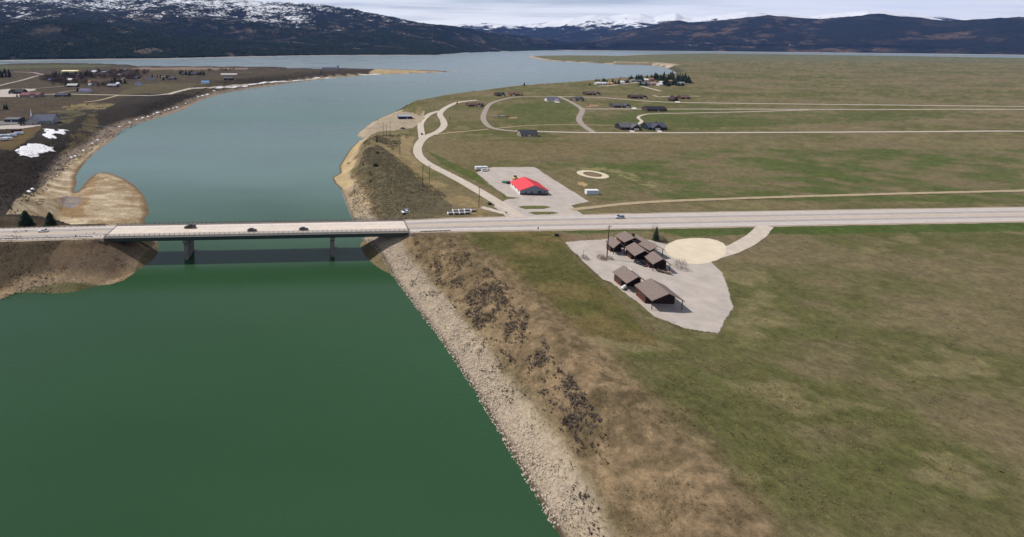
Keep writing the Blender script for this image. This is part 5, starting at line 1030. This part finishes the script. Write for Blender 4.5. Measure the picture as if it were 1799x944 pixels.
# town trees on the left
rt = random.Random(5)
for cx_, cy_, sx, sy, n_, hlo, hhi, kinds, nm, lb, gp in ((8, 132, 9, 5, 14, 12, 20, CON, 'conifer_tree', 'dark conifer in the clump at the far left edge', 'conifers of the far left clump'), (128, 134, 36, 3, 46, 9, 16, CON, 'conifer_tree', 'dark conifer among the left town houses', 'conifers of the left town'),
    (170, 136, 60, 5, 80, 7, 11, BARE, 'bare_tree', 'bare purple-grey tree among the left town houses', 'bare trees of the left town'), (122, 147, 30, 4, 34, 7, 11, BARE, 'bare_tree', 'bare grey tree by the lower houses of the left town', 'bare trees of the lower left town'), (208, 146, 14, 3, 12, 8, 15, CON, 'conifer_tree', 'dark conifer on the right side of the left town', 'conifers right of the left town'),
    (285, 138, 20, 3, 12, 8, 13, CON, 'conifer_tree', 'dark conifer along the right town lane', 'conifers along the right town lane'), (335, 131, 24, 1.6, 22, 9, 15, CON, 'conifer_tree', 'dark conifer in the row right of the town', 'conifers in the row right of the town'), (225, 136, 22, 4, 18, 9, 13, BARE, 'bare_tree', 'bare purple-grey tree by the town cul-de-sac', 'bare trees by the town cul-de-sac'),
    (95, 140, 26, 5, 40, 6, 10, BARE, 'bare_tree', 'bare grey tree at the left end of the left town', 'bare trees at the left end of the town'), (215, 128, 46, 3, 50, 6, 10, BARE, 'bare_tree', 'bare grey tree along the back of the left town', 'bare trees along the back of the town'), (185, 150, 26, 3, 22, 6, 9, BARE, 'bare_tree', 'bare brown tree below the long grey-roofed town house', 'bare trees in the town middle'),
    (390, 124, 26, 1.2, 12, 6, 10, BARE, 'bare_tree', 'bare tree on the low ridge by the lake behind the barn', 'bare trees on the lake ridge')):
    for _ in range(n_): plant(kinds, nm, lb, 'tree', cx_ + rt.uniform(-sx, sx), cy_ + rt.uniform(-sy, sy), rt.uniform(hlo, hhi), gp, 10.0 if kinds is CON else 8.0, 1.6)
for x_, y_, h_, lb in ((12, 192.5, 11, 'dark conifer at the left edge above the church'), (8, 192, 8, 'smaller conifer left of the one above the church'), (37, 221, 7, 'dark round conifer at the left side of the church'), (42, 221, 6, 'low dark conifer touching the church wall'), (30, 170.5, 8, 'dark conifer at the left end of the red-roofed town building'), (136, 160.6, 9, 'dark conifer left of the lilac-grey roofed white house'), (122, 187, 4, 'small round dark tree left of the tan field'), (153, 184.5, 4, 'small dark tree at the upper edge of the tan field'), (522, 128.5, 6, 'lone dark tree on the shore point')):
    plant(CON, 'conifer_tree', lb, 'tree', x_, y_, h_, None, wid=1.5)
for x_, y_, h_, lb in ((803, 183, 5, 'small dark tree left of the low brown house'), (848, 186, 6, 'dark tree at the right end of the low brown house'), (845, 188, 4, 'small shrub tree below the low brown house'), (917, 168, 6, 'dark tree right of the brown house with tan gable'), (790, 208.5, 4, 'small dark tree inside the bend of the gravel road'), (921, 150.5, 8, 'lone dark tree on the shore edge of the lake'), (1003, 176.5, 6, 'dark tree at the top of the loop road'), (831, 161, 4, 'tiny tree on the lakeshore left of the houses')):
    plant(CON, 'conifer_tree', lb, 'tree', x_, y_, h_, None, wid=1.6)
# near trees, built with more branches
def near_conifer(label, px, py, h, w, seed, loc=None):
    p = G(px, py) if loc is None else loc; t_ = thing('pine_tree', label, 'tree', (p.x, p.y, p.z - 0.2))
    b = MB().tube((0, 0, -0.3), (0, 0, h * 0.92), h * 0.022, 0.03, n=8); b.build('trunk', M_BARK, t_); v, f = conifer_mesh(h, w, 24, 18, seed, 0.5 if w > 2.2 else 0.8); mesh_obj('crown', v, f, M_NEEDLE, t_)
def behind_road(px, z): p = P(px, 391.5, z); return p
p1_, p2_ = P(45, 396.5, 12.4), P(88, 396, 12.4)
near_conifer('broad dark pine just behind the highway at the far left', 0, 0, 8.0, 4.2, 5, Vector((p1_.x, p1_.y, gz(p1_.x, p1_.y)))); near_conifer('second dark pine behind the highway, right of the broad one', 0, 0, 7.2, 3.3, 6, Vector((p2_.x, p2_.y, gz(p2_.x, p2_.y))))
near_conifer('dark spruce beside the sand arena at the right', 1152, 423, 7.5, 1.8, 7); near_conifer('slim columnar juniper behind the sage slope', 662, 249, 8.5, 1.0, 8)
def shrub(label, px, py, h, w, seed, m, group=None, n=900):
    p = G(px, py); t_ = thing('shrub', label, 'shrub', (p.x, p.y, p.z - 0.1), 0, group); v, f = bush_mesh(h, w, n, seed, 0.10 if m is not M_NEEDLE else 0.2); mesh_obj('foliage', v, f, m, t_); b = MB()
    for k_ in range(4): b.tube((0, 0, -0.2), (0.3 * w * math.cos(k_ * 1.7), 0.3 * w * math.sin(k_ * 1.7), h * 0.6), 0.06, 0.02, n=4)
    b.build('stem', M_BARK, t_)
for x_, y_, h_, w_, m_, lb in ((663, 270, 2.2, 1.6, M_NEEDLE, 'dark round bush near the top of the sage slope'), (660, 292, 2.4, 2.4, M_NEEDLE, 'wide dark bush in the middle of the sage slope'), (651.5, 320, 2.0, 1.1, M_NEEDLE, 'small dark bush low on the sage slope'), (638, 290, 1.6, 0.9, M_NEEDLE, 'tiny dark bush on the left of the sage slope'), (615, 345, 3.0, 2.2, M_RUST, 'rust-orange bush at the water edge below the sage slope'), (622, 340, 2.6, 2.4, M_TWIG, 'bare grey bush beside the rust-orange bush'), (613, 288, 1.6, 2.4, M_BARK, 'brown scrub on the sandy spit'), (619, 318, 2.8, 1.6, M_TWIG, 'bare dark bush at the top of the beach'),
    (1027, 455, 2.2, 2.0, M_TWIG, 'bare grey bush beside the lamp post'), (1056, 455.5, 2.6, 2.2, M_TWIG, 'bare bush left of the tall pole in the car park'), (1061, 456, 2.0, 1.6, M_RUST, 'low brown bush touching the tall pole'), (1072, 455.5, 1.8, 1.6, M_TWIG, 'bare bush right of the tall pole'), (1145, 437, 3.4, 2.4, M_TWIG, 'bare brown shrub behind the lodge rear wing'), (1163, 424, 2.2, 2.6, M_TWIG, 'bare shrub right of the dark spruce'), (1150, 414, 7.0, 2.4, M_TWIG, 'tall bare poplar behind the dark spruce'), (1196, 473, 5.0, 3.0, M_TWIG, 'bare tree at the right edge beyond the boat'), (664, 212, 3.0, 2.0, M_TWIG, 'bare bush on the point left of the blue shed'), (54, 392, 1.4, 1.6, M_TWIG, 'scrub between the two pines behind the highway')):
    shrub(lb, x_, y_, h_, w_, int(x_), m_, n=800)
# scattered sage and scrub: real little tufts, far too many to count
def tufts(x, y, size, k=7, tall=0.8):
    z = height(x, y)[0]; n_ = len(x); c = np.stack([x, y, z], -1)[:, None, None, :]; s = size[:, None, None, None]
    base = rng.normal(0, 0.42, (n_, k, 1, 3)); base[..., 2] = np.abs(base[..., 2]) * tall + 0.1
    tri = rng.normal(0, 0.42, (n_, k, 3, 3)); tri[..., 2] *= 0.7
    v = (c + s * (base + tri)).reshape(-1, 3); f = np.arange(len(v)).reshape(-1, 3); return v, f
def scatter(n_, poly, z, keepf=None):
    pl = W(poly, z); xs, ys = [p[0] for p in pl], [p[1] for p in pl]
    x, y = rng.uniform(min(xs), max(xs), n_), rng.uniform(min(ys), max(ys), n_); k = inside(x, y, pl)
    x, y = x[k], y[k]
    if keepf is not None: k = keepf(x, y); x, y = x[k], y[k]
    return x, y
def clumpy(lo, sc=14, seed=401): return lambda x, y: rng.random(len(x)) < sstep(lo - 0.06, lo + 0.12, fbm(x / sc, y / sc, 4, seed, 0.65))
M_SAGE = mat('sagebrush', lin(100, 94, 76), 0.95, 0.45, 0.6, spec=0.05); M_SCRUB = mat('dark_scrub', lin(66, 58, 52), 0.95, 0.45, 0.4, spec=0.05); M_BRUSH = mat('grey_brush', lin(88, 80, 74), 0.95, 0.4, 0.5, spec=0.05); M_DRY = mat('dry_grass', lin(112, 102, 68), 0.95, 0.35, 0.5, spec=0.05)
def brush(name, label, xy, lo, hi, m, tall=0.8, k=7):
    x, y = xy; v, f = tufts(x, y, rng.uniform(lo, hi, len(x)), k, tall); tag(fast_mesh(name, v, f, m), label, 'brush', kind='stuff')
brush('sagebrush', 'grey-green sagebrush covering the slope beside the river', scatter(16000, [(664, 254), (640, 262), (622, 300), (618, 345), (650, 380), (690, 384), (760, 362), (785, 345), (745, 315), (700, 278)], ZR, clumpy(0.34, 9)), 0.22, 0.55, M_SAGE)
brush('bank_scrub', 'dark scrub in clumps on the near right bank', scatter(11000, [(735, 420), (790, 430), (850, 470), (890, 520), (960, 600), (1100, 800), (1130, 900), (1060, 900), (880, 640), (800, 560), (735, 500), (700, 460)], ZR - 3, clumpy(0.58, 5, 411)), 0.2, 0.55, M_SCRUB)
brush('bank_brush', 'grey brush at the edge of the near right field', scatter(12000, [(760, 432), (810, 450), (880, 490), (930, 560), (1060, 720), (1020, 740), (900, 600), (830, 530), (770, 470)], ZR - 1, clumpy(0.56, 6, 421)), 0.25, 0.6, M_BRUSH)
brush('shore_scrub', 'dark leafless scrub along the left shore', scatter(52000, [(-40, 400), (0, 290), (60, 268), (120, 246), (180, 222), (235, 200), (310, 172), (345, 158), (420, 146), (520, 137), (530, 139), (440, 150), (370, 163), (310, 186), (250, 207), (190, 238), (130, 276), (85, 318), (30, 396)], 6, clumpy(0.30, 20, 431)), 0.4, 1.0, M_SCRUB, 1.0, 5)
brush('meadow_brush', 'sparse grey sage over the meadow right of the lodge', scatter(9000, [(1120, 560), (1300, 470), (1799, 420), (1799, 944), (1150, 944), (1000, 700)], ZR, clumpy(0.60, 8, 481)), 0.15, 0.45, M_SAGE, 0.7, 6)
brush('launch_scrub', 'grey scrub below the boat launch', scatter(3500, [(640, 246), (700, 240), (725, 238), (712, 252), (690, 268), (668, 256), (640, 262)], ZR - 3, clumpy(0.45, 10, 441)), 0.4, 1.0, M_SAGE)
brush('embankment_weeds', 'low dark weeds on the left road embankment', scatter(3200, [(0, 430), (150, 426), (200, 445), (240, 470), (150, 495), (0, 510)], 6, clumpy(0.52, 10, 451)), 0.2, 0.5, M_SCRUB)
brush('dry_tussocks', 'dry straw tussocks over the right bank and field', scatter(46000, [(700, 420), (985, 410), (1080, 520), (1250, 640), (1700, 660), (1700, 900), (1000, 930), (780, 560), (690, 455)], ZR, clumpy(0.47, 8, 461)), 0.12, 0.34, M_DRY, 0.5, 5)
brush('field_tussocks', 'olive tussocks over the pasture', scatter(26000, [(760, 245), (1250, 245), (1300, 345), (1060, 350), (960, 290), (830, 295)], ZR, clumpy(0.50, 11, 471)), 0.12, 0.36, mat('olive_tussock', lin(82, 80, 48), 0.95, 0.4, 0.5, spec=0.05), 0.4, 4)
# stones: riprap by the bridge and on both shores
def stones(name, label, x, y, lo, hi, m):
    n_ = len(x); z = height(x, y)[0]; s = rng.uniform(lo, hi, n_)
    o = np.array([(1, 0, 0), (-1, 0, 0), (0, 1, 0), (0, -1, 0), (0, 0, 1), (0, 0, -1)], float); fo = np.array([(0, 2, 4), (2, 1, 4), (1, 3, 4), (3, 0, 4), (2, 0, 5), (1, 2, 5), (3, 1, 5), (0, 3, 5)])
    v = o[None] * rng.uniform(0.55, 1.2, (n_, 6, 1)) + rng.normal(0, 0.18, (n_, 6, 3)); a = rng.uniform(0, 6.28, n_); ca, sa = np.cos(a)[:, None], np.sin(a)[:, None]
    vx, vy = v[..., 0] * ca - v[..., 1] * sa, v[..., 0] * sa + v[..., 1] * ca
    V_ = np.stack([x[:, None] + vx * s[:, None], y[:, None] + vy * s[:, None], z[:, None] + v[..., 2] * s[:, None] * 0.7 + 0.1 * s[:, None]], -1).reshape(-1, 3)
    tag(fast_mesh(name, V_, (fo[None] + (np.arange(n_) * 6)[:, None, None]).reshape(-1, 3), m), label, 'stones', kind='stuff')
M_STONE = mat('riprap_stone', lin(178, 164, 148), 0.95, 0.25, 0.9)
def near_shore(lo, hi): 
    def f_(x, y): d = height(x, y)[1]; return (d > lo) & (d < hi)
    return f_
x, y = scatter(60000, [(600, 330), (640, 330), (680, 400), (720, 450), (800, 540), (1020, 900), (960, 930), (800, 640), (700, 510), (645, 430), (605, 370)], 1, near_shore(-0.6, 11)); stones('riprap', 'pale riprap stones lining the right bank', x[:26000], y[:26000], 0.12, 0.42, M_STONE)
x, y = scatter(9000, [(60, 345), (100, 300), (150, 262), (215, 222), (320, 182), (345, 172), (350, 182), (230, 228), (190, 252), (130, 288), (80, 345)], 1, near_shore(6, 22)); stones('shore_stones', 'grey stones and driftwood bits along the left shore', x, y, 0.15, 0.5, mat('shore_stone', lin(138, 122, 112), 0.95, 0.35, 0.9))
x, y = scatter(3000, [(0, 505), (60, 490), (150, 476), (235, 455), (250, 470), (190, 502), (60, 512)], 1); stones('embankment_stones', 'small grey stones on the gravel below the left embankment', x, y, 0.1, 0.3, mat('gravel_stone', lin(142, 132, 122), 0.95, 0.3, 0.9))
# driftwood on the beach
for k_, (x_, y_, L_, a_, lb) in enumerate(((64, 355, 9, 0.2, 'grey driftwood log across the top of the beach'), (70, 352, 6, 0.5, 'shorter driftwood log beside the long one on the beach'), (100, 300, 11, 0.55, 'thin driftwood trunk lying up the left beach'), (66, 360, 7, 0.1, 'dark driftwood log lowest in the beach heap'))):
    p = G(x_, y_, 1); t_ = thing('driftwood_log', lb, 'driftwood', (p.x, p.y, p.z + 0.2), a_); MB().tube((-L_ / 2, 0, 0), (L_ / 2, 0, 0.15), 0.3, 0.16, n=7).build('trunk', mat('driftwood', lin(96, 84, 76), 0.95, 0.2, 1), t_)
    b = MB()
    for j in range(5): b.tube((-L_ / 2, 0, 0), (-L_ / 2 - 0.5, 0.5 * math.cos(j * 1.3), 0.45 * math.sin(j * 1.3) + 0.2), 0.12, 0.03, n=4)
    b.build('root', MATS['driftwood'], t_)
# ------------------------------------------------------------------ haze
hz = MB().box(-15000, 22000, -3000, 17500, -6, 1750).build('haze', None); tag(hz, 'thin blue haze in the air over lake and mountains', 'haze', kind='stuff')
hm = bpy.data.materials.new('haze_air'); hm.use_nodes = True; hn, hl_ = hm.node_tree.nodes, hm.node_tree.links
for nn in list(hn):
    if nn.type != 'OUTPUT_MATERIAL': hn.remove(nn)
pv = hn.new('ShaderNodeVolumePrincipled'); pv.inputs['Density'].default_value = 2.2e-5; pv.inputs['Color'].default_value = (0.20, 0.38, 1.0, 1); pv.inputs['Anisotropy'].default_value = 0.0
hl_.new(pv.outputs[0], [x for x in hn if x.type == 'OUTPUT_MATERIAL'][0].inputs['Volume'])
hz.data.materials.append(hm)
